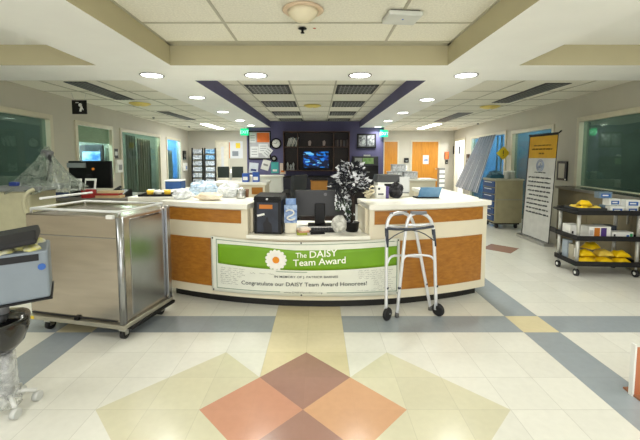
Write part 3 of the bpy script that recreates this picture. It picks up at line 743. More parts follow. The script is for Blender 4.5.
# ---------------------------------------------------------------- the walker
M_alu = mat('walker_aluminium', (226, 228, 232), .3, metal=.45, vary=.03); M_dgrip = mat('walker_dark_grip', (52, 58, 70), .5); M_wh = mat('wheel_black', (22, 22, 24), .6)
def W_(px, py, Y): return at_y(px, py, Y)
wk = thing('walker', 'folding aluminium walker with two front wheels standing in front of the desk', 'walker', (.87, 3.26, 0))
YA, YB = 3.10, 3.31   # left frame: front leg, rear leg
YC, YD = 3.19, 3.145   # right frame
def side_frame(front, rear, arch, name):
    MB().tube(arch, .0155, 10, smooth=2).build('side_frame', M_alu, wk, W=True)
f1 = at_z(387, 320, 0); wl = Vector((.630, YA, .058)); wr = Vector((1.122, YC, .058))
la = [(wl.x - .012, YA, .10), W_(386.6, 240, YA), W_(386.6, 222, YA), W_(393, 212.6, YA + .02), W_(407, 213, YB - .04), W_(414, 222, YB - .02), W_(419.5, 250, YB), Vector((1.09, YB, .02))]
ra = [(wr.x - .02, YC, .10), W_(434.2, 240, YC), W_(432.5, 221, YC), W_(424, 212.8, YC - .005), W_(411, 213.5, YD + .005), W_(406.5, 223, YD), W_(404.0, 245, YD), Vector((.732, YD + .02, .02))]
side_frame(0, 0, la, 'l'); side_frame(0, 0, ra, 'r')
for p in ((1.09, YB, 0), (.732, YD + .02, 0)):
    MB().lathe(p, [(.02, 0), (.02, .02), (.016, .045)], 12).build('rubber_tip', mat('rubber_grey', (90, 90, 88), .7), wk, W=True)
for p, s in ((wl, -1), (wr, 1)):
    m = Matrix.Rotation(PI / 2, 4, 'Y'); o = MB(); o.lathe(p - Vector((.0, 0, 0)), [(.035, -.016), (.054, -.016), (.06, -.008), (.06, .008), (.054, .016), (.035, .016)], 24, M=Matrix.Rotation(.75 * s, 4, 'Z') @ m)
    q = o.build('wheel', M_wh, wk, W=True)
    o = MB(); o.lathe(p, [(.0, -.012), (.035, -.014), (.035, .014), (0, .012)], 18, M=Matrix.Rotation(.75 * s, 4, 'Z') @ m); o.cyl(p - Vector((.03, 0, 0)), p + Vector((.03, 0, 0)), .006, n=8)
    h = o.build('wheel_hub', mat('hub_grey', (150, 150, 150), .4), q); h.data.transform(Matrix.Translation(-wk.location))
    MB().tube([p + Vector((-.02 if s < 0 else -.03, 0, 0)), p + Vector((-.022 if s < 0 else -.03, 0, .06)), p + Vector((-.012 if s < 0 else -.02, 0, .09))], .009, 8).build('wheel_fork', M_alu, wk, W=True)
# dark upper sleeves, cross brace, handles
for a, b in ((W_(386.6, 228, YA), W_(386.9, 247, YA)), (W_(433.3, 229, YC), W_(434.8, 246, YC))):
    MB().cyl(a, b, .0165, n=12).build('dark_sleeve', M_dgrip, wk, W=True)
MB().tube([W_(387, 228.5, YA - .02), W_(400, 229.5, YA - .01), W_(420, 228.5, YC - .04), W_(433.5, 226.5, YC - .02)], .0125, 8, smooth=1).build('front_crossbar', M_dgrip, wk, W=True)
MB().tube([W_(388, 226, YA), W_(398, 227, YB - .06), W_(409, 225, YB - .03)], .011, 8).build('upper_side_bar', M_alu, wk, W=True)
MB().tube([W_(407, 225, YD), W_(420, 225.5, YC), W_(433, 224, YC)], .011, 8).build('upper_side_bar', M_alu, wk, W=True)
MB().tube([W_(388, 240.5, YA - .02), W_(396, 234.5, YA - .02), W_(408, 229.5, YC - .05), W_(422, 232, YC - .04), W_(434, 240.5, YC - .02)], .005, 6, smooth=1).build('folding_brace', M_dgrip, wk, W=True)
MB().tube([W_(387, 264, YA), W_(390, 257, YA), W_(396, 255.2, YA + .03), W_(408, 256, YB - .03), W_(420.5, 257, YB)], .0105, 8, smooth=1).build('lower_side_bar', M_alu, wk, W=True)
MB().tube([W_(402, 264, YD), W_(404, 257, YD), W_(410, 254.8, YD), W_(428, 255.3, YC), W_(433.5, 258, YC), W_(435.6, 265, YC)], .0105, 8, smooth=1).build('lower_side_bar', M_alu, wk, W=True)
for a, b in ((W_(391, 214.5, YA + .02), W_(406, 213, YB - .05)), (W_(411, 213.3, YD + .005), W_(426, 213.2, YC - .005))):
    MB().cyl(a + Vector((0, 0, .002)), b + Vector((0, 0, .002)), .0175, n=12).build('hand_grip', mat('grip_grey', (120, 124, 130), .6), wk, W=True)
for a in (W_(387, 288, YA), W_(399.3, 288, YD), W_(426.2, 284, YB), W_(436.6, 286, YC)):
    MB().cyl(a - Vector((0, 0, .008)), a + Vector((0, 0, .008)), .0155, n=10).build('height_ring', M_dgrip, wk, W=True)

# ---------------------------------------------------------------- stainless cart at left
M_ss = mat('stainless_sheet', (194, 184, 172), .27, metal=1.0, vary=.06, scale=3, stretch=(1, 1, 6)); M_ss2 = mat('stainless_side', (170, 172, 174), .26, metal=1.0, vary=.05, scale=3)
CZ = math.radians(-12.5)
ct = thing('meal_cart', 'large stainless steel box cart with white guard rail beside the desk', 'cart', (-1.926, 3.083, 0), CZ)
CW, CD = .92, .58; hx, hy = CW / 2, CD / 2
MB().b2(-hx, hx, -hy, hy, .155, 1.015).build('body', M_ss, ct, .012)
MB().b2(hx - .012, hx + .004, -hy + .10, hy - .05, .19, 0.985).build('side_panel', M_ss2, ct, .004)
mb = MB(); mb.cyl((hx - .005, -hy + .005, .16), (hx - .005, -hy + .005, 1.01), .028, n=14); mb.build('corner_post', M_ss2, ct)
MB().b2(hx + .004, hx + .03, hy - .05, hy, .15, 1.03).build('rear_post', M_ss2, ct, .004)
MB().b2(-hx - .02, hx + .02, -hy - .02, hy + .02, .115, .15).build('base_frame', mat('base_frame_grey', (170, 166, 150), .4, metal=.6), ct, .006)
MB().b2(-hx + .03, hx + .035, -hy + .05, hy + .035, .085, .115).build('bumper', M_black, ct, .01)
MB().b2(-hx + .02, hx - .06, -hy - .008, -hy - .001, .168, .178).build('door_edge', M_blackm, ct)
MB().b2(.30 - .3, .34 - .3, -hy - .02, -hy - .001, .15, .185).build('floor_latch', M_black, ct, .003)
MB().b2(-hx + .02, hx - .05, -hy - .006, -hy - .0005, .84, .846).build('door_crease', M_ss2, ct)
for x in (-hx + .11, hx - .06):
    for y in (-hy + .07, hy - .06):
        c = MB().b2(x - .03, x + .03, y - .03, y + .03, .07, .085).build('caster_plate', M_chrome, ct)
        MB().cyl((x - .016, y, .04), (x + .016, y, .04), .04, n=18).build('wheel', M_wh, c)
        for q in (-.021, .021): MB().b2(x + q - .003, x + q + .003, y - .018, y + .018, .035, .07).build('fork', M_chrome, c)
rl = [(-hx + .03, -hy + .03, 1.05), (hx - .03, -hy + .03, 1.05), (hx - .03, hy - .03, 1.05), (-hx + .03, hy - .03, 1.05)]
MB().tube(rl, .011, 8, closed=True).build('guard_rail', mat('rail_white', (226, 228, 226), .35), ct)
for x, y, z in rl: MB().cyl((x, y, 1.015), (x, y, 1.05), .01, n=8).build('rail_post', M_chrome, ct)
MB().tube([(-hx - .001, -hy + .1, .95), (-hx - .05, -hy + .1, .93), (-hx - .05, -hy + .1, .85), (-hx - .001, -hy + .1, .83)], .009, 8).build('pull_handle', M_chrome, ct)
MB().b2(hx - .10, hx - .04, -hy - .03, -hy - .001, 1.0, 1.03).build('corner_latch', mat('latch_white', (230, 230, 225), .4), ct, .004)
mb = MB(); lettering(mb, 'CARTER-HOFFMANN', .022, lambda x, y: (hx + .0055, -hy + .22 + x, .965 + y), width=.24); mb.build('maker_lettering', M_blackm, ct)
MB().b2(-hx + .02, -hx + .055, -hy - .023, -hy - .021, .12, .146).build('warning_sticker', mat('sticker_yellow', (220, 190, 50)), ct)
t = thing('guard_rail_bar', 'white bar lying slantwise across the rail on the steel cart', 'bar', (0, 0, 0))
MB().tube([at_y(40, 198.5, 3.1) + Vector((0, 0, .0)), at_y(92, 192.5, 3.6)], .011, 8).build('bar', mat('rail_white', (1, 1, 1)), t)
bpy.data.objects.remove(t); o = [q for q in C.objects if q.name.startswith('bar')][0]; o.name = 'white_bar'; tag(o, 'loose white bar lying slantwise over the rail of the steel cart', 'bar')

# ---------------------------------------------------------------- grey bin on a covered stand, bottom left
M_bin = mat('bin_grey', (118, 128, 136), .5, vary=.04); M_gloss = mat('glossy_black', (14, 14, 15), .12, coat=.5); M_sleeve = plasticmat('clear_sleeve', (222, 224, 220), .35)
st = thing('rolling_stand', 'rolling stand with a glossy black shell and clear plastic sleeve at the left frame edge', 'stand', (-1.82, 1.97, 0))
MB().cyl((0, 0, .07), (0, 0, .36), .032, .03, n=20).build('column', mat('column_grey', (150, 152, 154), .4, metal=.4), st)
MB().lathe((0, 0, 0), [(.062, .03), (.058, .08), (.05, .22), (.047, .30), (.045, .345)], 28).build('clear_sleeve', M_sleeve, st)
for k in range(5):
    a = -.65 + 2 * PI * k / 5
    c = Vector((.13 * math.cos(a), .13 * math.sin(a), 0))
    lg = MB().tube([(.02 * math.cos(a), .02 * math.sin(a), .09), c * .6 + Vector((0, 0, .085)), c + Vector((0, 0, .065))], .012, 8).build('base_arm', mat('base_white', (205, 206, 202), .4), st)
    q = MB(); q.cyl(c + Vector((-.016, 0, .028)), c + Vector((.016, 0, .028)), .028, n=16); q.build('caster', mat('caster_clear', (190, 192, 188), .3), lg)
mb = MB()
prof = [(0, .39), (.10, .40), (.17, .45), (.21, .53), (.22, .59), (.215, .60), (.18, .61), (.10, .62), (0, .623)]
mb.lathe((0, 0, 0), prof, 36); mb.v = [Vector((p.x * .66 - .015, p.y * .7 - .02, p.z - .04 + .10 * max(-1, min(0, p.x)) * 0)) for p in mb.v]
mb.build('black_shell', M_gloss, st)
MB().cyl((0, 0, .57), (0, 0, .712), .03, n=14).build('upper_column', mat('column_grey', (1, 1, 1)), st)
MB().b2(-.04, .19, -.10, .08, .7125, .729).build('bin_bracket', M_black, st)
bn = thing('grey_bin', 'grey collection bin with blue round sticker and open black lid at the left edge', 'bin', (-1.60, 1.87, .730), .62)
bw, bd, bh = .235, .30, .265
MB().b2(-bw/2, bw/2, -bd/2, bd/2, .010, bh).build('body', M_bin, bn, .012)
MB().b2(-bw/2 + .02, bw/2 + .008, -bd/2 - .006, bd/2, 0, .010).build('base_plate', M_black, bn, .003)
MB().b2(-bw/2 + .02, bw/2 - .04, -bd/2 - .004, -bd/2 - .0005, bh - .05, bh - .015).build('label_slot', M_black, bn, .003)
MB().cyl((bw/2 - .03, -bd/2 - .004, bh - .085), (bw/2 - .03, -bd/2 - .0005, bh - .085), .017, n=24).build('blue_sticker', mat('sticker_blue', (30, 84, 160), .4), bn)
mb = MB()
for k, (x, y) in enumerate(((-.06, -.1), (0, -.06), (.05, -.1), (-.05, 0), (.03, .03), (-.02, .08), (.06, .09))): mb.ell((x, y, bh + .004), (.038, .045, .02), 10, 6, jit=.25, seed=k)
o = mb.build('contents', mat('contents_pale', (206, 206, 196), .6, rgb2=(196, 190, 70), scale=16), bn); o['kind'] = 'stuff'
mb = MB(); mb.prism([(-bd/2 - .03, 0), (bd/2, 0), (bd/2, .02), (bd/2 - .04, .055), (-bd/2 + .05, .06), (-bd/2 - .03, .025)], -bw/2 - .04, bw/2 - .04, M=Matrix.Translation((0, 0, bh + .035)) @ Matrix.Rotation(-.12, 4, 'Y') @ Matrix.Rotation(PI/2, 4, 'Z') @ Matrix.Rotation(PI/2, 4, 'X'))
mb.build('lid', M_blackm, bn, .01)
MB().b2(-.03, .03, bd/2 - .012, bd/2 + .004, bh - .02, bh + .07).build('hinge', M_black, bn)

# ---------------------------------------------------------------- orange-brown panel at the right frame edge
t = thing('floor_sign_stand', 'narrow orange-brown standing panel cut by the right frame edge', 'panel', (2.065, 2.09, 0), 0)
MB().b2(-.105, .2, -.012, .012, .0, .305).build('panel', mat('panel_orange', (186, 112, 74), .5), t, .004)
MB().b2(-.118, -.106, -.014, .014, 0, .33).build('white_edge', M_white, t)
MB().b2(-.11, .2, -.06, .06, 0, .012).build('foot', mat('panel_foot', (150, 100, 70)), t)
# ================================================================ far wall: bookcase and its contents
M_case = mat('dark_bookcase', (34, 20, 18), .5, vary=.2); M_edge = mat('bookcase_edge', (84, 58, 44), .45); M_navyd = mat('navy_panel', (20, 20, 38), .5)
YW = 11.6
bc = thing('wall_bookcase', 'dark open bookcase with brown edges hung on the purple wall', 'bookcase', (-.05, 11.59, 1.03))
bx0, bx1, bz = -1.06, 1.06, 1.26; yf = -.36
MB().b2(bx0, bx1, -.015, 0, 0, bz).build('back_panel', M_case, bc)
for x in (bx0 + .012, -.6, .55, bx1 - .012): MB().b2(x - .012, x + .012, yf, -.016, .021, bz - .021).build('upright', M_edge, bc)
MB().b2(bx0, bx1, yf - .01, -.016, 0, .02).build('bottom_board', M_edge, bc); MB().b2(bx0, bx1, yf - .01, -.016, bz - .02, bz).build('top_board', M_edge, bc)
for a, b in ((bx0 + .025, -.613), (-.587, .537), (.563, bx1 - .025)): MB().b2(a, b, yf, -.016, .76, .78).build('shelf', M_edge, bc)
BO = Vector((-.05, 11.59, 1.03))
R = random.Random(3)
cols = [(196, 204, 198), (222, 224, 220), (150, 160, 156), (228, 226, 214), (90, 110, 110), (206, 210, 206)]
nm = ['first', 'second', 'third', 'fourth', 'fifth', 'sixth']
for k in range(6):
    h = .27 + .02 * (k % 3); o = thing('binder', 'pale leaning binder, %s from the left on the upper left bookcase shelf' % nm[k], 'binder', (BO.x + bx0 + .12 + k * .054, BO.y - .16, BO.z + .782), 0, 'binders on the upper left bookcase shelf')
    MB().box((math.sin(.28) * h / 2, 0, h / 2 * math.cos(.28) + .008), (.034, .2, h), ry=.28).build('cover', mat('binder_%s' % nm[k], cols[k], .6), o)
    MB().box((math.sin(.28) * h / 2, -.102, h / 2 * math.cos(.28) + .008), (.022, .003, h * .5), ry=.28).build('spine_label', M_white, o)
for k, (x, h, r) in enumerate(((-.93, .28, .03), (-.83, .2, .035), (-.745, .26, .03))):
    solo(MB().lathe((BO.x + x, BO.y - .2, BO.z + .022), [(r, 0), (r * 1.3, .02), (r * .8, h * .4), (r * 1.3, h * .7), (r * .5, h * .9), (0, h)], 14), 'figurine', mat('figurine_pale', (186, 190, 190), .4), 'pale slim figurine, %s on the lower left bookcase shelf' % ('leftmost', 'the short middle one', 'rightmost')[k], 'figurine', 'figurines on the lower left bookcase shelf')
for k, x in enumerate((-.22, .24)):
    t = thing('glass_award', 'small clear glass award on the middle shelf, %s above the television' % ('the left one', 'the right one')[k], 'award', (BO.x + x, BO.y - .2, BO.z + .781), 0, 'glass awards above the television')
    MB().b2(-.04, .04, -.03, .03, 0, .03).build('base', M_black, t)
    MB().prism([(-.035, .031), (.035, .031), (.055, .15), (.02, .21), (-.045, .17)], -.012, .012, M=Matrix.Rotation(PI / 2, 4, 'X')).build('plaque', mat('award_glass', (150, 130, 120), .2), t)
for k in range(8):
    h = .2 + .03 * R.random(); t_ = 'dark book, %s from the left on the upper right bookcase shelf' % (nm + ['seventh', 'eighth'])[k]
    solo(MB().b2(BO.x + .61 + k * .052, BO.x + .61 + k * .052 + .04, BO.y - .26, BO.y - .1, BO.z + .781, BO.z + .781 + h), 'book', mat('book_dark_%s' % (nm + ['seventh', 'eighth'])[k], ((70, 60, 64), (110, 100, 96), (50, 44, 60), (126, 110, 104), (64, 50, 50), (90, 90, 98), (56, 50, 52), (100, 84, 78))[k], .6), t_, 'book', 'books on the upper right bookcase shelf')
t = thing('television', 'flat television showing blue graphics in the middle of the bookcase', 'television', (BO.x - .02, BO.y - .20, BO.z + .021))
MB().b2(-.43, .43, 0, .04, .06, .62).build('housing', M_black, t, .006)
m = bpy.data.materials.new('tv_picture'); m.use_nodes = True; N = m.node_tree.nodes; L = m.node_tree.links; b = N['Principled BSDF']
tc = N.new('ShaderNodeTexCoord'); mp = N.new('ShaderNodeMapping'); mp.inputs['Scale'].default_value = (5, 1, 13); L.new(tc.outputs['Object'], mp.inputs[0])
no = N.new('ShaderNodeTexVoronoi'); no.distance = 'CHEBYCHEV'; no.inputs['Scale'].default_value = 1.6; L.new(mp.outputs[0], no.inputs['Vector'])
sp = N.new('ShaderNodeSeparateColor'); L.new(no.outputs['Color'], sp.inputs[0])
cr = N.new('ShaderNodeValToRGB'); cr.color_ramp.interpolation = 'CONSTANT'; e = cr.color_ramp.elements; e[0].color = (0, .004, .03, 1); e[0].position = 0
e[1].position = .5; e[1].color = lin((0, 60, 150)); q = e.new(.68); q.color = lin((20, 130, 230)); q = e.new(.84); q.color = lin((120, 200, 240)); q = e.new(.93); q.color = (0, .01, .05, 1)
L.new(sp.outputs[0], cr.inputs[0]); L.new(cr.outputs[0], b.inputs['Emission Color']); b.inputs['Emission Strength'].default_value = .55; b.inputs['Base Color'].default_value = (0, 0, 0, 1)
MB().b2(-.41, .41, -.003, -.0005, .085, .60).build('screen', m, t)
MB().b2(-.15, .15, -.06, .08, 0, .012).build('foot', M_black, t); MB().b2(-.04, .04, .01, .03, .012, .06).build('neck', M_black, t)
t = thing('credenza', 'long black cabinet standing below the bookcase', 'cabinet', (-.05, 11.3, 0))
MB().b2(-1.05, 1.05, -.26, .25, .06, .84).build('body', M_navyd, t, .004); MB().b2(-1.07, 1.07, -.28, .26, .84, .87).build('top', M_black, t)
for k in range(4): 
    d = MB().b2(-1.03 + k * .515, -.53 + k * .515, -.275, -.261, .09, .81).build('door', M_navyd, t); MB().cyl((-.57 + k * .515, -.285, .7), (-.57 + k * .515, -.285, .6), .006, n=8).build('handle', M_chrome, d)
    MB().b2(-1.0 + .1, 1.0 - .1, -.2, .2, 0, .06).build('plinth', M_kick, t) if k == 0 else None

# picture frame, copier, notice board, clock on the purple wall
t = thing('framed_pictures', 'black frame holding two photographs on the purple wall above the copier', 'picture frame', (1.585, 11.598, 1.77))
MB().b2(-.31, .31, -.03, 0, 0, .47).build('frame', M_black, t, .004); MB().b2(-.275, .275, -.034, -.0305, .035, .435).build('mount', mat('mount_dark', (60, 60, 66), .6), t)
for x in (-.14, .14): MB().b2(x - .11, x + .11, -.038, -.0345, .06, .41).build('photograph', mat('photo_grey', (70, 74, 80), .4, rgb2=(176, 180, 180), scale=16), t)
t = thing('copier', 'tall black copier with a grey and green control panel against the purple wall', 'copier', (1.49, 11.25, 0))
MB().b2(-.39, .39, -.3, .3, .06, 1.22).build('body', M_black, t, .01); MB().b2(-.39, .39, -.26, .3, 1.222, 1.50).build('scanner_head', mat('copier_head', (44, 48, 50), .4), t, .01)
MB().b2(-.34, -.12, -.268, -.2605, 1.27, 1.45).build('grey_panel', mat('copier_grey', (150, 156, 150), .4), t); MB().b2(-.10, .24, -.268, -.2605, 1.27, 1.45).build('green_panel', mat('copier_green', (112, 158, 84), .4, rgb2=(150, 180, 120), scale=10), t)
MB().b2(-.05, .15, -.2, -.1, 1.502, 1.55).build('paper_label', M_white, t)
for z in (.3, .62, .94):
    d = MB().b2(-.35, .35, -.306, -.301, z - .12, z + .12).build('drawer', M_blackm, t); MB().b2(-.12, .12, -.32, -.3065, z + .06, z + .08).build('handle', M_louv, d)
MB().b2(-.36, .36, -.28, .28, 0, .06).build('plinth', M_kick, t)
M_paper = mat('paper_white', (214, 216, 216), .7, vary=.03); M_paperink = mat('paper_print', (130, 136, 142), .7)
t = thing('notice_board', 'black framed notice board with white and orange sheets on the purple wall', 'notice board', (-1.91, 11.598, 1.40))
MB().b2(-.37, .37, -.03, 0, 0, .93).build('frame', M_black, t, .01); MB().b2(-.33, .33, -.034, -.0305, .04, .89).build('backing', mat('board_grey', (176, 176, 180), .7), t)
MB().b2(-.08, .32, -.038, -.0345, .56, .87).build('orange_sheet', mat('orange_sheet', (224, 112, 34), .6), t)
def sheet_note(parent, x, z, wd, ht, ry, nme='white_sheet', mt=None, y=-.0385, lines=True):
    s_ = MB().box((x, y, z), (wd, .002, ht), ry=ry).build(nme, mt or M_paper, parent)
    if lines:
        mb = MB(); 
        for k in range(3): 
            v = Matrix.Rotation(ry, 4, 'Y') @ Vector((0, 0, ht * (.25 - .25 * k))); mb.box((x + v.x, y - .0025, z + v.z), (wd * .7, .002, ht * .06), ry=ry)
        mb.build('print', M_paperink, s_)['kind'] = 'stuff'
sheet_note(t, -.22, .7, .2, .3, 0); sheet_note(t, -.17, .25, .26, .34, 0); sheet_note(t, .12, .36, .3, .3, 0); sheet_note(t, .26, .24, .22, .32, .7, y=-.044)
# papers taped on the wall below the board
for k, (x, z, wd, ht, ry, rgb, lab) in enumerate(((-2.12, 1.12, .3, .34, .1, (210, 216, 226), 'bluish white paper leaning left below the notice board'), (-1.72, 1.22, .26, .34, .3, (222, 222, 218), 'white tilted paper in the middle below the notice board'),
        (-1.42, 1.13, .24, .36, 0, (70, 170, 168), 'teal and white poster below the clock'), (-1.16, 1.1, .19, .36, 0, (228, 210, 190), 'white poster with orange block nearest the bookcase'))):
    t = thing('wall_poster', lab, 'poster', (x, 11.594, z - ht / 2), 0, 'papers taped below the notice board')
    MB().box((0, 0, ht / 2), (wd, .003, ht), ry=ry).build('sheet', mat('poster_%s' % ('bluish', 'white', 'teal', 'peach')[k], rgb, .6), t)
    MB().box((0, -.004, ht * (.3, .5, .25, .25)[k]), (wd * .6, .002, ht * .18), ry=ry).build('print', mat('poster_print_%s' % ('navy', 'grey', 'white', 'orange')[k], ((50, 60, 120), (140, 140, 140), (235, 235, 230), (224, 130, 50))[k], .6), t)
t = thing('wall_clock', 'round wall clock with black rim and white face on the purple wall', 'clock', (-1.37, 11.598, 1.92))
RX = Matrix.Rotation(PI / 2, 4, 'X')
MB().lathe((0, 0, 0), [(.175, 0), (.175, .035), (.13, .04), (.13, .03)], 32, M=RX).build('rim', M_black, t)
MB().cyl((0, -.031, 0), (0, -.02, 0), .132, n=32).build('face', M_white, t)
MB().box((.02, -.034, .03), (.01, .003, .08), ry=.5).build('hour_hand', M_black, t); MB().box((-.035, -.037, 0), (.1, .003, .008), ry=.2).build('minute_hand', M_black, t)
mb = MB()
for k in range(12): a = k * PI / 6; mb.box((.11 * math.sin(a), -.0325, .11 * math.cos(a)), (.01, .002, .022), ry=a)
mb.build('hour_marks', M_black, t)['kind'] = 'stuff'
t = thing('wall_dial', 'small black round dial under the wall clock', 'dial', (-1.44, 11.598, 1.43))
MB().lathe((0, 0, 0), [(.1, 0), (.1, .04), (.05, .05)], 24, M=RX).build('rim', M_black, t); MB().cyl((0, -.056, 0), (0, -.04, 0), .05, n=20).build('face', M_louv, t)

# ================================================================ inside the station
M_fab = mat('chair_black', (22, 26, 28), .8)
def office_chair(x, y, rz, lab):
    t = thing('office_chair', lab, 'chair', (x, y, 0), rz, 'office chairs inside the station')
    MB().b2(-.24, .24, -.24, .24, .44, .52).build('seat', M_fab, t, .03)
    MB().sheet(lambda u, v: (-.22 + .44 * u, -.24 - .04 * math.sin(PI * u) - .06 * v, .60 + .62 * v), 8, 8, .05).build('backrest', M_fab, t, .01)
    MB().cyl((0, 0, .1), (0, 0, .44), .03).build('gas_column', M_black, t); MB().b2(-.03, .03, -.28, -.22, .46, .75).build('back_bar', M_black, t)
    for s in (-1, 1): MB().tube([(s * .26, .1, .46), (s * .29, .1, .66), (s * .29, -.12, .67)], .018, 8).build('armrest', M_black, t)
    for k in range(5):
        a = 2 * PI * k / 5; l = MB().tube([(0, 0, .12), (.28 * math.cos(a), .28 * math.sin(a), .075)], .022, 8).build('base_arm', M_black, t)
        MB().cyl((.28 * math.cos(a) - .02, .28 * math.sin(a), .03), (.28 * math.cos(a) + .02, .28 * math.sin(a), .03), .03, n=14).build('caster', M_black, l)
    return t
office_chair(-.52, 5.2, 1.15, 'black high-backed office chair behind the leaflet holder')
def counter(name, lab, x0, x1, y0, y1, z, body, top, panels=(), parent_inset=.03):
    t = thing(name, lab, 'counter', ((x0 + x1) / 2, (y0 + y1) / 2, 0)); hx_, hy_ = (x1 - x0) / 2, (y1 - y0) / 2; k = parent_inset
    MB().b2(-hx_ + k, hx_ - k, -hy_ + k, hy_ - k, 0, z - .045).build('body', body, t); MB().b2(-hx_, hx_, -hy_, hy_, z - .045, z).build('top', top, t, .005)
    for (a, b, c, d) in panels: MB().b2(a - t.location.x, b - t.location.x, -hy_ + k - .006, -hy_ + k - .0005, c, d).build('wood_panel', M_wood, t)
    return t
counter('island_counter', 'white topped counter with maple panel inside the station on the left', -1.86, -.88, 6.0, 6.6, 1.045, M_lam, M_top, [(-1.7, -1.3, .84, .96), (-1.14, -.95, .84, .96)])
counter('back_counter', 'white counter standing in front of the purple wall below the papers', -1.95, -.95, 9.3, 9.9, .98, M_white, M_top)
counter('inner_desk', 'dark low desk behind the grey monitor', -.7, .75, 6.7, 7.4, .80, M_case, M_black)
counter('printer_counter', 'low white counter under the printer on the right inside the station', .86, 1.38, 5.3, 6.0, .93, M_lam, M_top)
counter('rear_counter', 'white counter holding clear bins at the right of the copier', 1.75, 2.95, 8.7, 9.3, .93, M_lam, M_top)
t = thing('cardboard_box', 'orange-brown open box on the dark low desk', 'box', (.02, 7.0, .801)); M_card = mat('box_brown', (178, 124, 52), .7)
MB().b2(-.16, .16, -.12, .12, 0, .2).build('body', M_card, t, .003); MB().b2(-.17, .17, -.13, .13, .2005, .215).build('lid', mat('box_lid', (150, 100, 44), .7), t)
solo(MB().b2(-.12, .18, 6.92, 7.1, 1.017, 1.06), 'black_folder', M_blackm, 'black folder stack lying on the orange-brown box', 'folder')
for k, (x, lab) in enumerate(((-1.27, 'left blue carton on the white topped island counter'), (-1.09, 'right blue carton on the white topped island counter'))):
    t = thing('blue_carton', lab, 'carton', (x, 6.2, 1.0455), 0, 'blue cartons on the island counter')
    MB().b2(-.055, .055, -.06, .06, 0, .15 + .02 * k).build('body', mat('carton_blue', (36, 84, 170), .5), t, .003); MB().b2(-.04, .04, -.063, -.0605, .03, .09).build('label', M_white, t)
# mobile computer in the aisle at far left
t = thing('mobile_computer', 'computer on a silver pole with two dark green screens in the far left aisle', 'mobile computer', (-2.38, 9.6, 0), .1)
MB().cyl((0, 0, .08), (0, 0, 1.15), .03).build('pole', M_chrome, t); MB().b2(-.24, .24, -.22, .22, .04, .08).build('base', M_black, t, .01)
for s in (-1, 1):
    d = MB().b2(s * .19 - .15, s * .19 + .15, -.05, -.02, .92, 1.22).build('monitor', M_black, t, .004); MB().b2(s * .19 - .14, s * .19 + .14, -.053, -.0505, .93, 1.21).build('screen', mat('screen_green', (34, 48, 40), .3), d)
    MB().cyl((s * .2 - .01, 0, .02), (s * .2 + .01, 0, .02), .02, n=12).build('caster', M_black, t)
MB().b2(-.2, .2, -.28, -.06, .80, .83).build('keyboard_tray', M_louv, t)

# clear bag, canister, cups on the left countertop
ZT = 1.031
M_bagb = plasticmat('bag_blue', (196, 218, 238), .75); M_bagw = plasticmat('bag_white', (230, 234, 236), .75); M_bagt = mat('bag_tan', (226, 208, 178), .7, rgb2=(240, 228, 208), scale=10)
for p, r_, m_, seed, lab in (((-1.30, 4.0, ZT + .085), (.16, .12, .09), M_bagb, 1, 'bluish clear plastic bag heaped at the rear of the left countertop'), ((-1.00, 3.93, ZT + .075), (.12, .10, .085), M_bagw, 3, 'clear crumpled plastic bag on the left countertop beside the steel canister'),
                             ((-1.46, 3.75, ZT + .05), (.1, .08, .06), M_bagw, 5, 'clear crumpled plastic bag at the outer end of the left countertop'), ((-1.13, 3.65, ZT + .035), (.14, .07, .045), M_bagt, 7, 'low tan paper bag in front of the clear bags on the left countertop')):
    mb = MB().ell(p, r_, 26, 16, jit=.16, seed=seed); mb.v = [Vector((q.x, q.y, max(q.z, ZT + .001))) for q in mb.v]; mb.s = [False] * len(mb.s)
    solo(mb, 'plastic_bag' if m_ != M_bagt else 'paper_bag', m_, lab, 'bag')
t = thing('steel_canister', 'small grey steel canister near the inner end of the left countertop', 'canister', (-.84, 3.82, ZT))
MB().lathe((0, 0, 0), [(.045, 0), (.048, .01), (.048, .09), (.03, .115), (0, .12)], 20).build('body', M_chrome, t); MB().lathe((0, 0, 0), [(.0485, .05), (.05, .052), (.0485, .058)], 20).build('band', M_louv, t)
solo(MB().lathe((-.80, 4.0 - .07, ZT), [(.02, 0), (.028, .09), (.025, .09), (.018, .005)], 16), 'paper_cup', mat('cup_brown', (112, 74, 44), .6), 'brown paper cup behind the steel canister', 'cup')
t = thing('serving_tray', 'black serving tray at the rear outer corner of the left countertop', 'tray', (-1.83, 4.10, ZT), .05)
MB().b2(-.22, .22, -.12, .12, 0, .012).build('base', M_black, t); 
for a in ((-.22, .22, -.12, -.11), (-.22, .22, .11, .12), (-.22, -.21, -.11, .11), (.21, .22, -.11, .11)): MB().b2(a[0], a[1], a[2], a[3], .0125, .025).build('rim', M_black, t)
M_yc = mat('cup_yellow', (240, 196, 60), .5); M_wc = mat('cup_white', (236, 236, 230), .4)
for k, (x, y, m_, lab) in enumerate(((-1.93, 4.03, M_yc, 'yellow cup at the left on the black serving tray'), (-1.84, 4.04, M_wc, 'white cup in the middle of the black serving tray'), (-1.74, 4.05, M_yc, 'yellow cup at the right on the black serving tray'), (-1.97, 4.14, M_wc, 'white cup at the rear left of the black serving tray'), (-1.68, 4.15, M_wc, 'white cup at the rear right of the black serving tray'))):
    solo(MB().lathe((x, y, ZT + .013), [(.03, 0), (.04, .055), (.036, .055), (.026, .006), (0, .006)], 18), 'cup', m_, lab, 'cup', 'cups on the black serving tray')
t = thing('blue_cooler', 'blue box with white lid at the rear of the left countertop', 'box', (-2.03, 5.0, ZT)); MB().b2(-.11, .11, -.09, .09, 0, .11).build('body', mat('cooler_blue', (22, 66, 120), .5), t, .006); MB().b2(-.115, .115, -.095, .095, .1105, .13).build('lid', M_wc, t, .004)

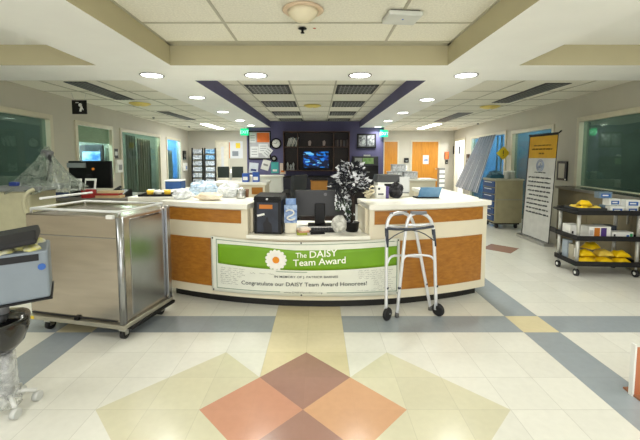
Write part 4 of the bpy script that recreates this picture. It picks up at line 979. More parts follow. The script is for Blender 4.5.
# right countertop
t = thing('display_box', 'small white display box with purple side on the right countertop', 'box', (.70, 3.83, ZT), .05)
MB().b2(-.07, .035, -.03, .03, 0, .135).build('white_face', M_wc, t, .003); MB().b2(.0355, .07, -.03, .03, 0, .13).build('purple_side', mat('box_purple', (84, 70, 130), .5), t, .003)
MB().b2(-.05, .01, -.0325, -.0305, .04, .055).build('print', M_ink, t); MB().cyl((-.04, -.0325, .105), (-.04, -.0305, .105), .012, n=12).build('dot_mark', M_black, t)
mb = MB().ell((.86, 3.86, ZT + .075), (.075, .06, .085), 20, 12, jit=.3, seed=9); mb.v = [Vector((q.x, q.y, max(q.z, ZT + .001))) for q in mb.v]
solo(mb, 'black_bag', mat('bag_black', (24, 22, 30), .6, vary=.3), 'crumpled black bag beside the small white display box', 'bag')
mb = MB(); R = random.Random(4)
for k in range(26): mb.ell((.56 + R.uniform(-.05, .04), 3.84 + R.uniform(-.03, .03), ZT + .02 + R.uniform(0, .12)), (.02, .02, .014), 8, 5, jit=.2, seed=k)
mb.tube([(.55, 3.84, ZT), (.55, 3.84, ZT + .14)], .02, 8)
solo(mb, 'paper_flowers', mat('cream_tissue', (226, 216, 186), .8), 'bunch of cream tissue flowers between the frosted tree and white display box', 'flowers')['kind'] = 'stuff'
t = thing('laptop', 'open laptop with a blue lid near the right end of the countertop', 'laptop', (1.20, 3.84, ZT), .12)
MB().b2(-.13, .13, -.02, .10, 0, .015).build('base', M_blackm, t, .003); mb = MB(); mb.hexa([(-.12, -.035, .016), (.12, -.035, .016), (.12, -.025, .016), (-.12, -.025, .016), (-.11, -.075, .125), (.13, -.075, .125), (.13, -.065, .125), (-.11, -.065, .125)])
mb.build('lid', mat('lid_blue', (70, 118, 158), .3, rgb2=(120, 160, 190), scale=5), t)
t = thing('printer', 'white printer with dark top on the low white counter inside the station', 'printer', (1.12, 5.6, .931))
MB().b2(-.2, .22, -.2, .2, 0, .16).build('body', M_wc, t, .01); mb = MB(); mb.hexa([(-.22, -.2, .161), (.2, -.2, .161), (.2, .2, .161), (-.22, .2, .161), (-.19, -.16, .27), (.17, -.16, .27), (.17, .2, .27), (-.19, .2, .27)]); mb.build('scanner_top', mat('printer_dark', (46, 48, 50), .5), t)
MB().b2(-.15, .12, -.26, -.201, .03, .05).build('paper_tray', M_wc, t); MB().b2(-.1, .1, -.205, -.2005, .09, .14).build('output_slot', M_blackm, t)
t = thing('document_stand', 'white sheet standing upright in front of the printer', 'document', (1.32, 5.35, .931)); MB().box((0, 0, .13), (.15, .006, .24), rx=-.1).build('sheet', M_paper, t); MB().b2(-.06, .06, -.03, .04, 0, .01).build('foot', M_black, t)
solo(MB().b2(1.0, 1.12, 5.32, 5.38, .931, .96), 'sticky_pad', mat('pad_yellow', (214, 200, 40), .6), 'yellow pad on the low white counter before the printer', 'note pad')
for k, (x, z) in enumerate(((1.95, .931), (2.35, .931), (2.05, 1.113))):
    t = thing('clear_bin', 'clear plastic storage bin, %s on the rear counter' % ('bottom left', 'bottom right', 'stacked topmost')[k], 'storage bin', (x, 9.0, z), 0, 'clear bins on the rear counter')
    MB().b2(-.17, .17, -.12, .12, 0, .16).build('body', plasticmat('bin_clear_' + 'abc'[k], (222, 226, 230), .8), t, .01); MB().b2(-.175, .175, -.125, .125, .1605, .18).build('lid', mat('bin_lid', (170, 178, 186), .4), t)

# ================================================================ far end of the hall
def rack(x, lab, bl, rz):
    t = thing('leaflet_rack', lab, 'leaflet rack', (x, 13.9, 0), rz, 'tall leaflet racks at the end wall')
    for s in (-1, 1): MB().hexa([(s * .2 - .02, -.05, 0), (s * .2 + .02, -.05, 0), (s * .2 + .02, .15, 0), (s * .2 - .02, .15, 0), (s * .2 - .02, .1, 1.84), (s * .2 + .02, .1, 1.84), (s * .2 + .02, .2, 1.84), (s * .2 - .02, .2, 1.84)]).build('side_panel', M_black, t)
    for k in range(7):
        z = .2 + k * .235; y = -.03 + .08 * z
        p = MB().b2(-.178, .178, y, y + .06, z - .02, z + .0).build('pocket', M_black, t)
        m_ = mat('leaflets_pale', (216, 220, 222), .5, rgb2=(120, 130, 140), scale=18) if not (bl and k >= 5) else mat('leaflets_blue', (50, 110, 160), .5, rgb2=(150, 190, 210), scale=16)
        MB().box((0, y + .03, z + .09), (.34, .02, .17), rx=-.08).build('leaflets', m_, p)
rack(-4.77, 'tall black leaflet rack with pale leaflets, nearer the left wall', False, .12); rack(-4.27, 'tall black leaflet rack with blue leaflets in its top pocket', True, .12)
mb = MB(); x0, x1 = at_y(216.5, 150, END).x, at_y(228, 150, END).x
mb.b2(x0 - .05, x0, END - .03, END - .001, 0, 2.16); mb.b2(x1, x1 + .05, END - .03, END - .001, 0, 2.16); mb.b2(x0, x1, END - .03, END - .001, 2.11, 2.16); fr = struct(mb, 'door_3', M_frame)
M_cd = mat('cream_door', (224, 218, 196), .5); MB().b2(x0 + .003, x1 - .003, END - .02, END - .002, .01, 2.105).build('door_leaf', M_cd, fr); MB().b2(x0 + .2, x0 + .3, END - .026, END - .0205, .9, 1.9).build('door_glass', M_paper, fr)
t = thing('info_board', 'white board with yellow square and orange edge right of the cream door', 'board', (at_y(236, 150, END).x, END - .002, 1.42))
MB().b2(-.28, .28, -.02, 0, 0, .70).build('sheet', M_paper, t); MB().b2(.0, .18, -.024, -.0205, .42, .63).build('yellow_square', mat('sq_yellow', (236, 206, 40), .5), t); MB().b2(-.28, -.24, -.024, -.0205, .0, .66).build('orange_edge', M_orange, t); MB().b2(-.15, .1, -.024, -.0205, .1, .3).build('print', M_paperink, t)
def wallbox(name, lab, cat, side, y0, y1, z0, z1, dp, m_, extra=None):
    X = wp(side, (y0 + y1) / 2, 0, 0)[0]; c = Vector((X, (y0 + y1) / 2, z0)); t = thing(name, lab, cat, c)
    mb = MB(); wbox(mb, side, y0, y1, .001, dp, z0, z1); mb.build('housing', m_, t, .004, W=True)
    if extra: mb = MB(); wbox(mb, side, y0 + (y1 - y0) * .2, y1 - (y1 - y0) * .2, dp, dp + .004, z0 + (z1 - z0) * extra[0], z0 + (z1 - z0) * extra[1]); mb.build('panel', extra[2], t, W=True)
    mb = MB(); wbox(mb, side, y0 + .002, y0 + (y1 - y0) * .15, dp + .0002, dp + .002, z0 + .01, z0 + (z1 - z0) * .1); mb.build('corner_tab', M_white, t, W=True)
    return t
wallbox('wall_sign', 'small black sign on the left wall between the blind window and curtained window', 'sign', 'L', 8.06, 8.26, 1.45, 1.67, .03, M_black, (.3, .7, M_paper))
wallbox('glove_dispenser', 'white and grey dispenser below the black sign on the left wall', 'dispenser', 'L', 8.08, 8.34, 1.12, 1.42, .09, M_wc, (.2, .6, M_louv))
wallbox('wall_phone', 'black wall panel beside the blue window at the far left', 'panel', 'L', 13.62, 13.95, 1.38, 1.72, .05, M_black, (.3, .6, M_louv))
wallbox('sanitizer_dispenser', 'white dispenser below the black panel at the far left', 'dispenser', 'L', 13.65, 13.95, .95, 1.25, .09, M_wc, (.2, .6, M_bl1))
wallbox('black_wall_panel', 'black wall panel left of the draped blue window', 'panel', 'R', 12.35, 12.62, 1.27, 1.58, .04, M_black, (.3, .6, M_louv))
wallbox('white_wall_unit', 'white dispenser below the black panel left of the draped window', 'dispenser', 'R', 12.38, 12.62, .9, 1.15, .1, M_wc, (.2, .5, M_louv))
def endbox(name, lab, cat, px0, px1, py0, py1, m_, m2, dp=.05):
    a = at_y(px0, py1, END); b = at_y(px1, py0, END); t = thing(name, lab, cat, ((a.x + b.x) / 2, END - .001, a.z)); w_, h_ = (b.x - a.x) / 2, b.z - a.z
    MB().b2(-w_, w_, -dp, 0, 0, h_).build('housing', m_, t, .004); MB().b2(-w_ * .5, w_ * .5, -dp - .003, -dp - .0005, h_ * .2, h_ * .55).build('panel', m2, t)
endbox('card_reader', 'dark box on the white wall left of the wide yellow door', 'wall box', 404, 408.5, 158, 162.6, M_blackm, M_louv)
endbox('door_switch', 'white switch box below the dark box left of the wide yellow door', 'wall box', 403.5, 407, 165.5, 170.5, M_wc, M_bl1)
endbox('orange_tag_box', 'orange box on the end wall right of the wide yellow door', 'wall box', 444.5, 448.5, 152, 159, mat('tag_orange', (224, 104, 40), .5), M_orange)
endbox('black_handset', 'black handset below the orange box on the end wall', 'wall box', 445.2, 447.6, 160, 164, M_black, M_louv)
t = thing('door_notice', 'white notice taped on the wide yellow door', 'notice', (at_y(425.5, 164, END).x, END - .029, at_y(425.5, 164, END).z)); MB().b2(-.12, .12, -.003, 0, 0, .36).build('sheet', M_paper, t); MB().b2(-.08, .08, -.005, -.0032, .12, .2).build('print', M_bl1, t)
t = thing('chart_rack', 'grey upright chart rack by the end wall right of the wide yellow door', 'rack', (4.9, 14.0, 0)); MB().b2(-.12, .12, -.1, .1, 0, 1.05).build('body', M_louv, t, .006)
for k in range(4): MB().b2(-.1, .1, -.13, -.101, .3 + k * .18, .42 + k * .18).build('pocket', M_wc, t)
solo(MB().b2(5.5, 5.78, 14.38, 14.40, 1.6, 1.92), 'doorway_sign', M_black, 'black square sign inside the bright doorway at the far right', 'sign')

# ================================================================ left side: windows' contents, covered machine, desk
# blind, poster and lit screen behind window 2
mb = MB(); wbox(mb, 'L', 6.70, 7.98, -.045, -.035, 1.77, 2.085)
c_ = Vector((XL(7.3) - .04, 7.3, 1.77)); mb.v = [p - c_ for p in mb.v]; o = mb.build('roller_blind', mat('blind_green', (120, 150, 116), .6, vary=.08, stretch=(1, 1, 8))); o.location = c_; tag(o, 'green roller blind lowered over the top of the left aisle window', 'blind')
t = thing('lit_screen', 'blue lit screen seen through the window under the green blind', 'screen', (-5.05, 7.9, 0)); MB().cyl((0, 0, .05), (0, 0, 1.3), .03).build('pole', M_black, t); MB().b2(-.2, .2, -.2, .2, 0, .05).build('base', M_black, t); d = MB().b2(-.25, .25, -.03, .03, 1.25, 1.75).build('housing', M_navy, t); MB().b2(-.20, .20, -.036, -.031, 1.3, 1.6).build('picture', mat('picture_blue', (30, 110, 200), .4, emit=.9, rgb2=(180, 220, 240), scale=5), d)
# curtains
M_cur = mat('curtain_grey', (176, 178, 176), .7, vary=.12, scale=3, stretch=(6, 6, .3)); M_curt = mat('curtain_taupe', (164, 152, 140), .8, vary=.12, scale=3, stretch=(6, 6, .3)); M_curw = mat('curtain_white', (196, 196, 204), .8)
def curtain(side, y0, y1, off, z0, z1, m_, lab, folds=7, sw=0.0, y0b=None, y1b=None):
    c = Vector((wp(side, (y0 + y1) / 2, off, 0)[0], (y0 + y1) / 2, z0)); yb0 = y0 if y0b is None else y0b; yb1 = y1 if y1b is None else y1b
    def fn(u, v):
        y = (yb0 + (yb1 - yb0) * u) * (1 - v) + (y0 + (y1 - y0) * u) * v
        o_ = off + .035 * math.sin(folds * 2 * PI * u + .4 * math.sin(3 * v))
        return Vector((wp(side, y, o_, 0)[0], y, z0 + (z1 - z0) * v)) - c
    nu = folds * 8; mb = MB().sheet(fn, nu, 8, .004)
    if isinstance(m_, list):
        for k in range(nu * 8 * 2): i_ = (k // 2) % nu; mb.m[k] = 1 if (i_ % 8 in (1, 2, 3)) else (2 if i_ % 16 == 6 else 0)  # fold shading painted in: a darker strip per fold, some lighter ones
    o = mb.build('curtain', m_); o.location = c; return tag(o, lab, 'curtain')
curtain('L', 9.1, 9.75, -.18, .15, 2.05, [M_cur, mat('curtain_fold_shade', (110, 114, 114), .8), M_curw], 'pale grey curtain hanging in the left glass doorway', 4)
curtain('L', 9.8, 10.8, -.18, .15, 2.0, [M_curt, mat('curtain_taupe_shade', (84, 74, 66), .8), M_cur], 'taupe and grey curtain hanging beside the pale one in the left glass doorway', 6)
curtain('L', 11.85, 12.9, -.18, .15, 1.72, M_curw, 'whitish curtain in the blue far left window', 6)
sh = curtain('R', 9.65, 11.0, .14, .35, 2.09, [mat('sheer_grey', (168, 172, 180), .5, alpha=.7), mat('sheer_fold_shade', (96, 100, 112), .5, alpha=.85), mat('sheer_fold_light', (214, 216, 220), .5, alpha=.9)], 'sheer grey sheeting with painted fold shading swept aside across the blue right window', 7, y0b=11.0, y1b=13.6)
for k, y in enumerate((9.6, 9.85, 10.15)):
    mb = MB(); wbox(mb, 'R', y, y + .035, -.12, -.09, .2, 2.05); c_ = Vector((XR(y) + .1, y, .2)); mb.v = [p - c_ for p in mb.v]; o = mb.build('vertical_slat', M_curw); o.location = c_
    tag(o, 'pale vertical slat behind the blue right window, %s' % ('nearest the camera', 'middle one', 'farthest')[k], 'slat', 'vertical slats behind the blue window')
# covered machine
M_cream = mat('machine_cream', (186, 182, 150), .5); M_pl = plasticmat('machine_cover', (140, 150, 138), .27); M_pl2 = M_pl
cm = thing('covered_machine', 'cream medical machine under clear draped plastic below the near left window', 'medical machine', (-3.35, 4.05, 0))
MB().b2(-.20, .16, -.18, .22, .10, 1.10).build('cabinet', M_cream, cm, .015); MB().b2(-.24, .30, -.22, .26, 1.101, 1.16).build('worktop', mat('machine_grey', (120, 124, 122), .5), cm, .01)
MB().cyl((.18, .1, 1.16), (.18, .1, 1.50), .022).build('mast', M_louv, cm); MB().box((.20, .06, 1.52), (.10, .10, .08), ry=.3).build('head', mat('head_grey', (96, 98, 98), .4), cm, .02); MB().tube([(.24, .04, 1.50), (.27, .02, 1.4), (.22, .02, 1.2)], .02, 8, smooth=1).build('hose', M_blackm, cm)
MB().box((.02, -.2, 1.185), (.09, .05, .045)).build('blue_knob', mat('knob_blue', (28, 50, 120), .4), cm, .01)
for s, x in ((-1, -.22), (1, .2)): MB().tube([(x, -.26, .8), (x - .02, -.30, .98), (x + .03, -.30, 1.1), (x + .06, -.24, 1.13)], .02, 8, smooth=2).build('side_handle', M_cream, cm)
for x in (-.15, .12):
    for y in (-.12, .16): MB().cyl((x - .02, y, .05), (x + .02, y, .05), .05, n=16).build('caster', M_wh, cm)
def drape(u, v):
    a = 2 * PI * u; base = [(-.30), (.62)]; 
    rx_ = .02 + (.34 + .10 * math.cos(a)) * (v ** 1.1); ry_ = .02 + .28 * v ** .9
    q = 1 + .08 * math.sin(7 * a + 3 * v) * v + .05 * math.sin(13 * a)
    cx = .20 - .12 * v
    return (cx + rx_ * math.cos(a) * q * 1.15, .06 + ry_ * math.sin(a) * q, 1.60 - .50 * v ** .75 - .03 * math.sin(9 * a) * v)
MB().sheet(drape, 72, 16, .002).build('plastic_cover', M_pl, cm)
# desk with computer behind the steel cart
wd = thing('side_desk', 'grey desk behind the steel cart under the blind window', 'desk', (-3.2, 5.15, 0))
MB().b2(-.75, .65, -.4, .45, .88, .92).build('top', mat('desk_grey', (110, 106, 98), .5), wd, .005); MB().b2(-.73, -.68, -.38, .43, 0, .879).build('side_panel', M_cream, wd); MB().b2(.58, .63, -.38, .43, 0, .879).build('side_panel', M_cream, wd); MB().b2(-.68, .58, .38, .43, .3, .879).build('back_panel', M_cream, wd)
t = thing('desktop_monitor', 'large black monitor back with an orange spot on the left desk', 'monitor', (-3.44, 5.30, .921), -.05)
MB().b2(-.33, .33, 0, .05, .09, .50).build('housing', M_black, t, .01); MB().b2(-.12, .12, -.08, .12, 0, .015).build('foot', M_black, t); MB().b2(-.04, .04, -.02, -.001, .015, .3).build('neck', M_blackm, t); MB().cyl((.06, -.012, .38), (.06, -.001, .38), .018, n=14).build('orange_light', mat('spot_orange', (206, 120, 30), .5, emit=.3), t); MB().b2(-.33, -.05, -.03, -.001, .40, .47).build('grey_rail', mat('rail_grey', (140, 146, 146), .4), t)
for k, (x, y, lab) in enumerate(((-3.43, 4.95, 'white-framed tablet monitor, the left one before the black monitor'), (-3.24, 4.98, 'white-framed tablet monitor, the right one before the black monitor'))):
    t = thing('tablet_monitor', lab, 'tablet', (x, y, .921), .1, 'tablet monitors on the left desk'); MB().box((0, .02, .17), (.15, .02, .17), rx=-.25).build('frame', M_wc, t, .004); MB().box((0, .006, .17), (.11, .004, .11), rx=-.25).build('screen', M_black, t); MB().b2(-.05, .05, -.03, .08, 0, .09).build('stand', M_black, t)
t = thing('desk_telephone', 'dark desk telephone with a grey keypad at the right end of the left desk', 'telephone', (-2.80, 4.98, .921), -.2)
mb = MB(); mb.hexa([(-.11, -.09, 0), (.11, -.09, 0), (.11, .09, 0), (-.11, .09, 0), (-.11, -.09, .02), (.11, -.09, .02), (.11, .09, .10), (-.11, .09, .10)]); mb.build('body', M_black, t); mb = MB(); mb.box((.03, 0, .067), (.1, .12, .006), rx=.42); mb.build('keypad', mat('keypad_grey', (170, 176, 176), .5), t); MB().tube([(-.08, -.08, .06), (-.08, 0, .10), (-.08, .09, .13)], .018, 8).build('handset', M_blackm, t)
M_red = mat('binder_red', (140, 34, 30), .5)
for k, (x, y, w_, h_, rgb, z, lab) in enumerate(((-3.16, 4.84, .13, .11, (150, 30, 28), 0, 'dark red upright carton on the left desk behind the steel cart'), (-2.86, 4.83, .34, .035, (176, 150, 110), 0, 'tan folder at the bottom of the stack on the left desk'), (-2.88, 4.83, .32, .03, (150, 36, 30), .036, 'red folder in the middle of the stack on the left desk'), (-2.85, 4.83, .3, .03, (186, 164, 126), .067, 'tan folder on top of the stack on the left desk'), (-3.62, 4.86, .26, .07, (44, 62, 96), 0, 'navy blue box at the left end of the left desk'))):
    solo(MB().b2(x - w_ / 2, x + w_ / 2, y - .07, y + .05, .9215 + z, .9215 + z + h_), ('carton', 'folder', 'folder', 'folder', 'blue_box')[k], mat('desk_item_%s' % 'abcde'[k], rgb, .6, vary=.12), lab, ('carton', 'folder', 'folder', 'folder', 'box')[k])

# ================================================================ right side
M_drb = mat('drawer_blue', (28, 66, 120), .4); M_beige = mat('cart_beige', (150, 142, 112), .5)
t = thing('medical_cart', 'beige medical cart with blue drawers beside the yellow and white banner stand', 'medical cart', (3.915, 7.45, 0))
MB().b2(-.28, .28, -.28, .28, .12, 1.0).build('body', M_beige, t, .01); MB().b2(-.29, .29, -.295, .29, 1.001, 1.03).build('top', mat('cart_top', (170, 166, 146), .4), t, .004)
for k in range(6):
    d = MB().b2(-.30, -.281, -.25, .25, .16 + k * .14, .28 + k * .14).build('drawer', M_drb, t, .004); MB().b2(-.312, -.301, -.15, .15, .25 + k * .14, .262 + k * .14).build('handle', M_wc, d)
for x in (-.2, .2):
    for y in (-.2, .2): MB().cyl((x - .015, y, .05), (x + .015, y, .05), .05, n=16).build('caster', M_wh, t)
MB().b2(-.27, .27, -.2845, -.2805, .60, .612).build('side_seam', M_louv, t); MB().b2(-.25, .25, -.25, .25, .085, .119).build('chassis', M_blackm, t)
t = thing('teal_box', 'teal tray of supplies on top of the medical cart', 'tray', (3.82, 7.55, 1.0305)); MB().b2(-.16, .18, -.1, .1, 0, .07).build('body', mat('tray_teal', (30, 84, 104), .5), t, .01); MB().ell((0, 0, .1), (.14, .08, .05), 14, 8, jit=.25, seed=3).build('contents', mat('tray_stuff', (110, 150, 160), .6, rgb2=(30, 60, 90), scale=14), t)
for k, (x, y) in enumerate(((3.93, 7.32), (4.06, 7.36))):
    t = thing('wipe_canister', 'white wipe canister, %s on the medical cart' % ('the left one', 'the right one')[k], 'canister', (x, y, 1.031), 0, 'wipe canisters on the medical cart'); MB().lathe((0, 0, 0), [(.05, 0), (.052, .01), (.052, .13), (.045, .135)], 18).build('body', mat('canister_pale', (170, 172, 164), .5), t); MB().lathe((0, 0, 0), [(.054, .1355), (.054, .155), (.02, .165), (0, .165)], 18).build('lid', M_wc, t)
t = thing('caution_diamond', 'yellow diamond warning sign standing out from the right wall above the medical cart', 'sign', (4.78, 9.12, 1.40)); MB().box((0, 0, .18), (.25, .012, .25), ry=PI / 4).build('plate', mat('sign_yellow', (228, 200, 30), .5), t, .003)
MB().tube([(0, 0.0, .18), (.13, .02, .18)], .01, 6).build('bracket', M_chrome, t); mb = MB(); mb.box((0, -.008, .20), (.02, .003, .10)); mb.box((0, -.008, .12), (.02, .003, .02)); mb.build('warning_mark', M_black, t)['kind'] = 'stuff'

# banner stand
BSX, BSY = 3.815, 6.13
bs = thing('banner_stand', 'tall roll-up banner stand, yellow head over pale grey text panel, at the right wall', 'banner stand', (BSX, BSY, 0), -PI / 2)
BWd, BHt = .39, 1.87
def bsp(x, z, off=0): return (x, .075 * (z / BHt) - off, z)
def bplate(x0, x1, z0, z1, off, th, nme, m_): return MB().hexa([bsp(x0, z0, off), bsp(x1, z0, off), bsp(x1, z0, off - th), bsp(x0, z0, off - th), bsp(x0, z1, off), bsp(x1, z1, off), bsp(x1, z1, off - th), bsp(x0, z1, off - th)]).build(nme, m_, bs)
bplate(-BWd, BWd, .05, BHt, 0, .006, 'backing', M_black)
bplate(-BWd + .035, BWd - .01, .06, 1.46, .003, .0025, 'text_panel', mat('panel_grey', (196, 196, 192), .5)); bplate(-BWd + .035, BWd - .01, 1.4605, BHt - .03, .003, .0025, 'yellow_head', mat('head_yellow', (206, 158, 24), .5))
MB().b2(-BWd - .02, BWd + .02, -.09, .09, 0, .05).build('base', M_chrome, bs, .01); MB().cyl((-BWd, .072, BHt), (BWd, .072, BHt), .014, n=10).build('top_rail', M_blackm, bs); MB().cyl((BWd - .02, .08, BHt - .01), (BWd + .06, .08, BHt + .03), .012, n=8).build('rail_clip', M_blackm, bs)
R = random.Random(8); mb = MB()
def squig(mb, x0, x1, z, amp, r):
    x = x0
    while x < x1:
        wl_ = min(R.uniform(.05, .12), x1 - x)
        n_ = max(3, int(wl_ / .010)); mb.tube([bsp(x + wl_ * i / n_, z + amp * (1 if i % 2 else -1) * R.uniform(.4, 1), .0055) for i in range(n_ + 1)], r, 4); x += wl_ + .022
for k, (a, b) in enumerate(((-.30, .31), (-.30, .31), (-.31, .33), (-.29, .32), (-.25, .28), (-.30, .31), (-.30, .30), (-.30, .31), (-.30, .33))): squig(mb, a, b, 1.12 - .078 * k, .013, .006)
squig(mb, -.14, .16, 1.21, .008, .004)
mb.build('small_print', M_ink, bs)['kind'] = 'stuff'
mb = MB(); squig(mb, -.22, .24, 1.68, .012, .005); squig(mb, -.27, .28, 1.615, .014, .006); squig(mb, -.06, .08, 1.54, .012, .005); mb.build('header_print', mat('header_ink', (110, 84, 20), .6), bs)['kind'] = 'stuff'
mb = MB()
for r_ in (.10, .075): mb.tube([bsp(r_ * math.cos(a * PI / 14), 1.33 + r_ * math.sin(a * PI / 14), .0055) for a in range(28)], .007, 5, closed=True)
for k in range(3): mb.tube([bsp(-.05 + .04 * k, 1.28, .0055), bsp(-.03 + .04 * k, 1.34 + .03 * (k % 2), .0055), bsp(-.01 + .04 * k, 1.29, .0055)], .007, 5)
mb.build('round_emblem', mat('emblem_blue', (140, 152, 176), .6), bs)['kind'] = 'stuff'
wallbox('wall_frame', 'small black framed panel on the right wall behind the banner stand', 'frame', 'R', 6.5, 6.82, 1.04, 1.40, .03, M_black, (.12, .88, M_wall))

# worktop under the right window
t = thing('window_worktop', 'long dark worktop on tan cabinets below the right window', 'worktop', (4.28, 5.0, 0))
mb = MB(); wbox(mb, 'R', 3.6, 6.25, .036, .36, .94, .97); mb.build('top', mat('worktop_dark', (62, 60, 58), .25), t, .004, W=True)
mb = MB(); wbox(mb, 'R', 3.6, 6.24, .36, .37, .93, .975); mb.build('front_edge', mat('worktop_edge', (150, 146, 136), .3, metal=.5), t, W=True)
for a, b in ((3.62, 4.5), (4.51, 5.4), (5.41, 6.22)):
    mb = MB(); wbox(mb, 'R', a, b, .036, .32, .02, .939); d = mb.build('cabinet', mat('cabinet_tan', (128, 118, 92), .6), t, .004, W=True)
    mb = MB(); wbox(mb, 'R', a + .05, a + .06, .321, .34, .6, .75); q = mb.build('handle', M_chrome, d); q.data.transform(Matrix.Translation(-t.location))

# black utility cart
uc = thing('utility_cart', 'black three-shelf utility cart with grey posts below the right window', 'utility cart', (3.585, 4.46, 0), -.07)
ux, uy = .385, .22
for z in (.13, .45, .77):
    MB().b2(-ux, ux, -uy, uy, z, z + .018).build('shelf', M_blackm, uc, .004)
    for a in ((-ux, ux, -uy, -uy + .014), (-ux, ux, uy - .014, uy), (-ux, -ux + .014, -uy + .015, uy - .015), (ux - .014, ux, -uy + .015, uy - .015)): MB().b2(*a, z + .0185, z + .06).build('shelf_rim', M_blackm, uc)
M_post = mat('post_grey', (186, 186, 178), .35, metal=.3)
for sx_ in (-1, 1):
    for sy_ in (-1, 1):
        x, y = sx_ * (ux - .035), sy_ * (uy - .035)
        for z0, z1 in ((.149, .449), (.469, .769)): MB().cyl((x, y, z0), (x, y, z1), .021, n=14).build('post', M_post, uc)
        c = MB().cyl((x, y, .085), (x, y, .129), .012, n=10).build('caster_stem', M_chrome, uc); MB().cyl((x - .014, y, .045), (x + .014, y, .045), .045, n=18).build('wheel', M_wh, c); MB().cyl((x - .017, y, .045), (x + .017, y, .045), .02, n=12).build('wheel_cap', M_wc, c)
MB().tube([(-ux + .01, -uy + .03, .80), (-ux - .07, -uy + .03, .81), (-ux - .08, 0, .81), (-ux - .07, uy - .03, .81), (-ux + .01, uy - .03, .80)], .014, 8, smooth=1).build('push_handle', M_blackm, uc)
def on(x, y, z): 
    c, s_ = math.cos(-.07), math.sin(-.07); return (3.585 + c * x - s_ * y, 4.46 + s_ * x + c * y, z)
M_gb = mat('glove_box_blue', (44, 96, 168), .5); M_ylw = mat('package_yellow', (250, 206, 12), .45, vary=.06)
GB = [(.105, -.12, .789, 'on the tray level left of the front pair'), (.28, -.11, .789, 'front right of the top shelf'), (.13, .03, .789, 'middle row left'), (.29, .03, .789, 'middle row right'), (.30, -.10, .872, 'second level above the right front one'), (.15, .0, .872, 'second level at the centre'), (.08, .05, .955, 'topmost of the pile')]
for k, (x, y, z, lab) in enumerate(GB):
    t = thing('glove_box', 'blue and white glove box, %s' % lab, 'glove box', on(x, y, z), -.07 + (.12 if k % 2 else -.1), 'glove boxes on the utility cart')
    MB().b2(-.075, .075, -.05, .05, 0, .082).build('carton', M_wc if k not in (2, 6) else mat('carton_grey', (110, 132, 150), .5), t, .002); MB().b2(-.05, .055, -.0525, -.0505, .012, .06).build('blue_panel', M_gb, t); MB().b2(-.035, .03, -.055, -.053, .03, .045).build('white_band', M_wc, t)
t = thing('grey_basket', 'dark grey basket at the left on the utility cart top shelf', 'basket', on(-.17, 0, .789), -.07); 
for a in ((-.17, .17, -.15, .15, 0, .006), (-.17, .17, -.15, -.144, .0065, .06), (-.17, .17, .144, .15, .0065, .06), (-.17, -.164, -.1435, .1435, .0065, .06), (.164, .17, -.1435, .1435, .0065, .06)): MB().b2(*a).build('wall' if a[4] else 'bottom', mat('basket_grey', (58, 60, 64), .5), t)
def pack(p, sx_, sy_, sz_, rz, m_, lab, grp, seed):
    mb = MB()
    def fn(u, v):
        x = (u - .5) * 2; y = (v - .5) * 2; 
        h = (1 - abs(x) ** 4) * (1 - abs(y) ** 4)
        return (x * sx_, y * sy_, sz_ * h * (1 + .18 * math.sin(5 * x + seed) * math.sin(4 * y + seed * 2)) + .004)
    n = 12; mb.sheet(fn, n, n, .001); 
    b = len(mb.v); mb.add([(-sx_, -sy_, 0), (sx_, -sy_, 0), (sx_, sy_, 0), (-sx_, sy_, 0)], [(0, 3, 2, 1)])
    o = mb.build('yellow_package', m_); o.location = p; o.rotation_euler = (0, 0, rz); return tag(o, lab, 'package', grp)
M_yl2 = mat('package_cream_yellow', (232, 200, 80), .5, vary=.15)
for k, (x, y, z, rz, m_) in enumerate(((-.245, -.07, .812, .05, M_ylw), (-.095, -.07, .812, -.05, M_yl2), (-.245, .07, .812, .04, M_yl2), (-.095, .07, .812, -.05, M_ylw), (-.19, -.02, .876, -.2, M_ylw))):
    pack(on(x, y, z), .068, .058, .05, rz, m_, '%s package in the dark grey basket, %s' % (('bright yellow', 'pale yellow')[m_ == M_yl2], ('front left', 'front right', 'rear middle', 'rear right', 'on top at the left')[k]), 'packages in the grey basket', k)
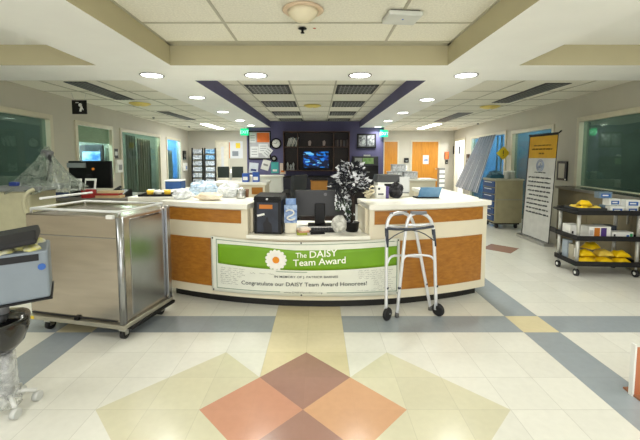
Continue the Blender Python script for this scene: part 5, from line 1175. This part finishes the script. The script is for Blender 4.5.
for k, (x, y, z, rz, m_) in enumerate(((-.185, -.10, .149, .03, M_ylw), (.025, -.10, .149, -.03, M_ylw), (.235, -.095, .149, .03, M_ylw), (-.165, .07, .149, .04, M_ylw), (.045, .07, .149, -.03, M_ylw), (.25, .07, .149, .03, M_yl2), (-.165, -.03, .228, .1, M_ylw), (.06, -.03, .230, -.03, M_yl2), (.25, -.05, .228, .0, M_ylw), (-.05, .03, .307, .4, M_ylw))):
    pack(on(x, y, z), .098, .074, .062, rz, m_, '%s package on the bottom cart shelf, %s' % (('bright yellow', 'pale yellow')[m_ == M_yl2], ('front left', 'front middle', 'front right', 'rear left', 'rear middle', 'rear right', 'second layer left', 'second layer middle', 'second layer right', 'topmost at the rear')[k]), 'yellow packages on the bottom cart shelf', k)
def carton(x, y, z, w_, d_, h_, m_, lab, faces, rz=0):
    t = thing('carton', lab, 'carton', on(x, y, z), -.07 + rz); MB().b2(-w_ / 2, w_ / 2, -d_ / 2, d_ / 2, 0, h_).build('box', m_, t, .002)
    for a, b, c, d, mm in faces: MB().b2(-w_ / 2 + w_ * a, -w_ / 2 + w_ * b, -d_ / 2 - .003, -d_ / 2 - .0005, h_ * c, h_ * d).build('print', mm, t)
carton(-.275, .06, .469, .14, .16, .14, M_wc, 'white carton with black marks on the middle cart shelf at the left', [(.15, .3, .2, .45, M_black), (.7, .85, .3, .7, M_black)])
carton(-.08, -.09, .469, .26, .14, .15, M_wc, 'white carton with orange and purple blocks on the middle cart shelf', [(.25, .5, .1, .9, M_orange), (.55, .8, .1, .9, mat('block_purple', (74, 50, 120), .5)), (.05, .2, .3, .7, mat('block_grey', (190, 190, 190), .5))])
carton(.19, -.10, .469, .25, .12, .085, M_wc, 'flat white carton with blue and green dots on the middle cart shelf', [(.08, .16, .4, .7, M_black), (.68, .8, .15, .6, M_gb), (.84, .96, .3, .8, mat('dot_green', (40, 150, 90), .5))])
carton(.14, .08, .469, .2, .14, .13, mat('carton_slate', (44, 52, 66), .5), 'dark slate carton behind the flat white one on the middle cart shelf', [(.1, .6, .4, .8, M_louv)])
carton(-.305, .085, .15, .06, .11, .25, mat('carton_bluegrey', (160, 172, 184), .5), 'blue-grey upright carton on the bottom cart shelf, leftmost', [(.2, .8, .3, .8, M_wc)])
carton(-.31, -.04, .15, .05, .09, .22, mat('carton_tan2', (176, 170, 150), .5), 'tan upright carton behind the yellow packages on the bottom shelf', [(.2, .8, .3, .8, M_wc)])
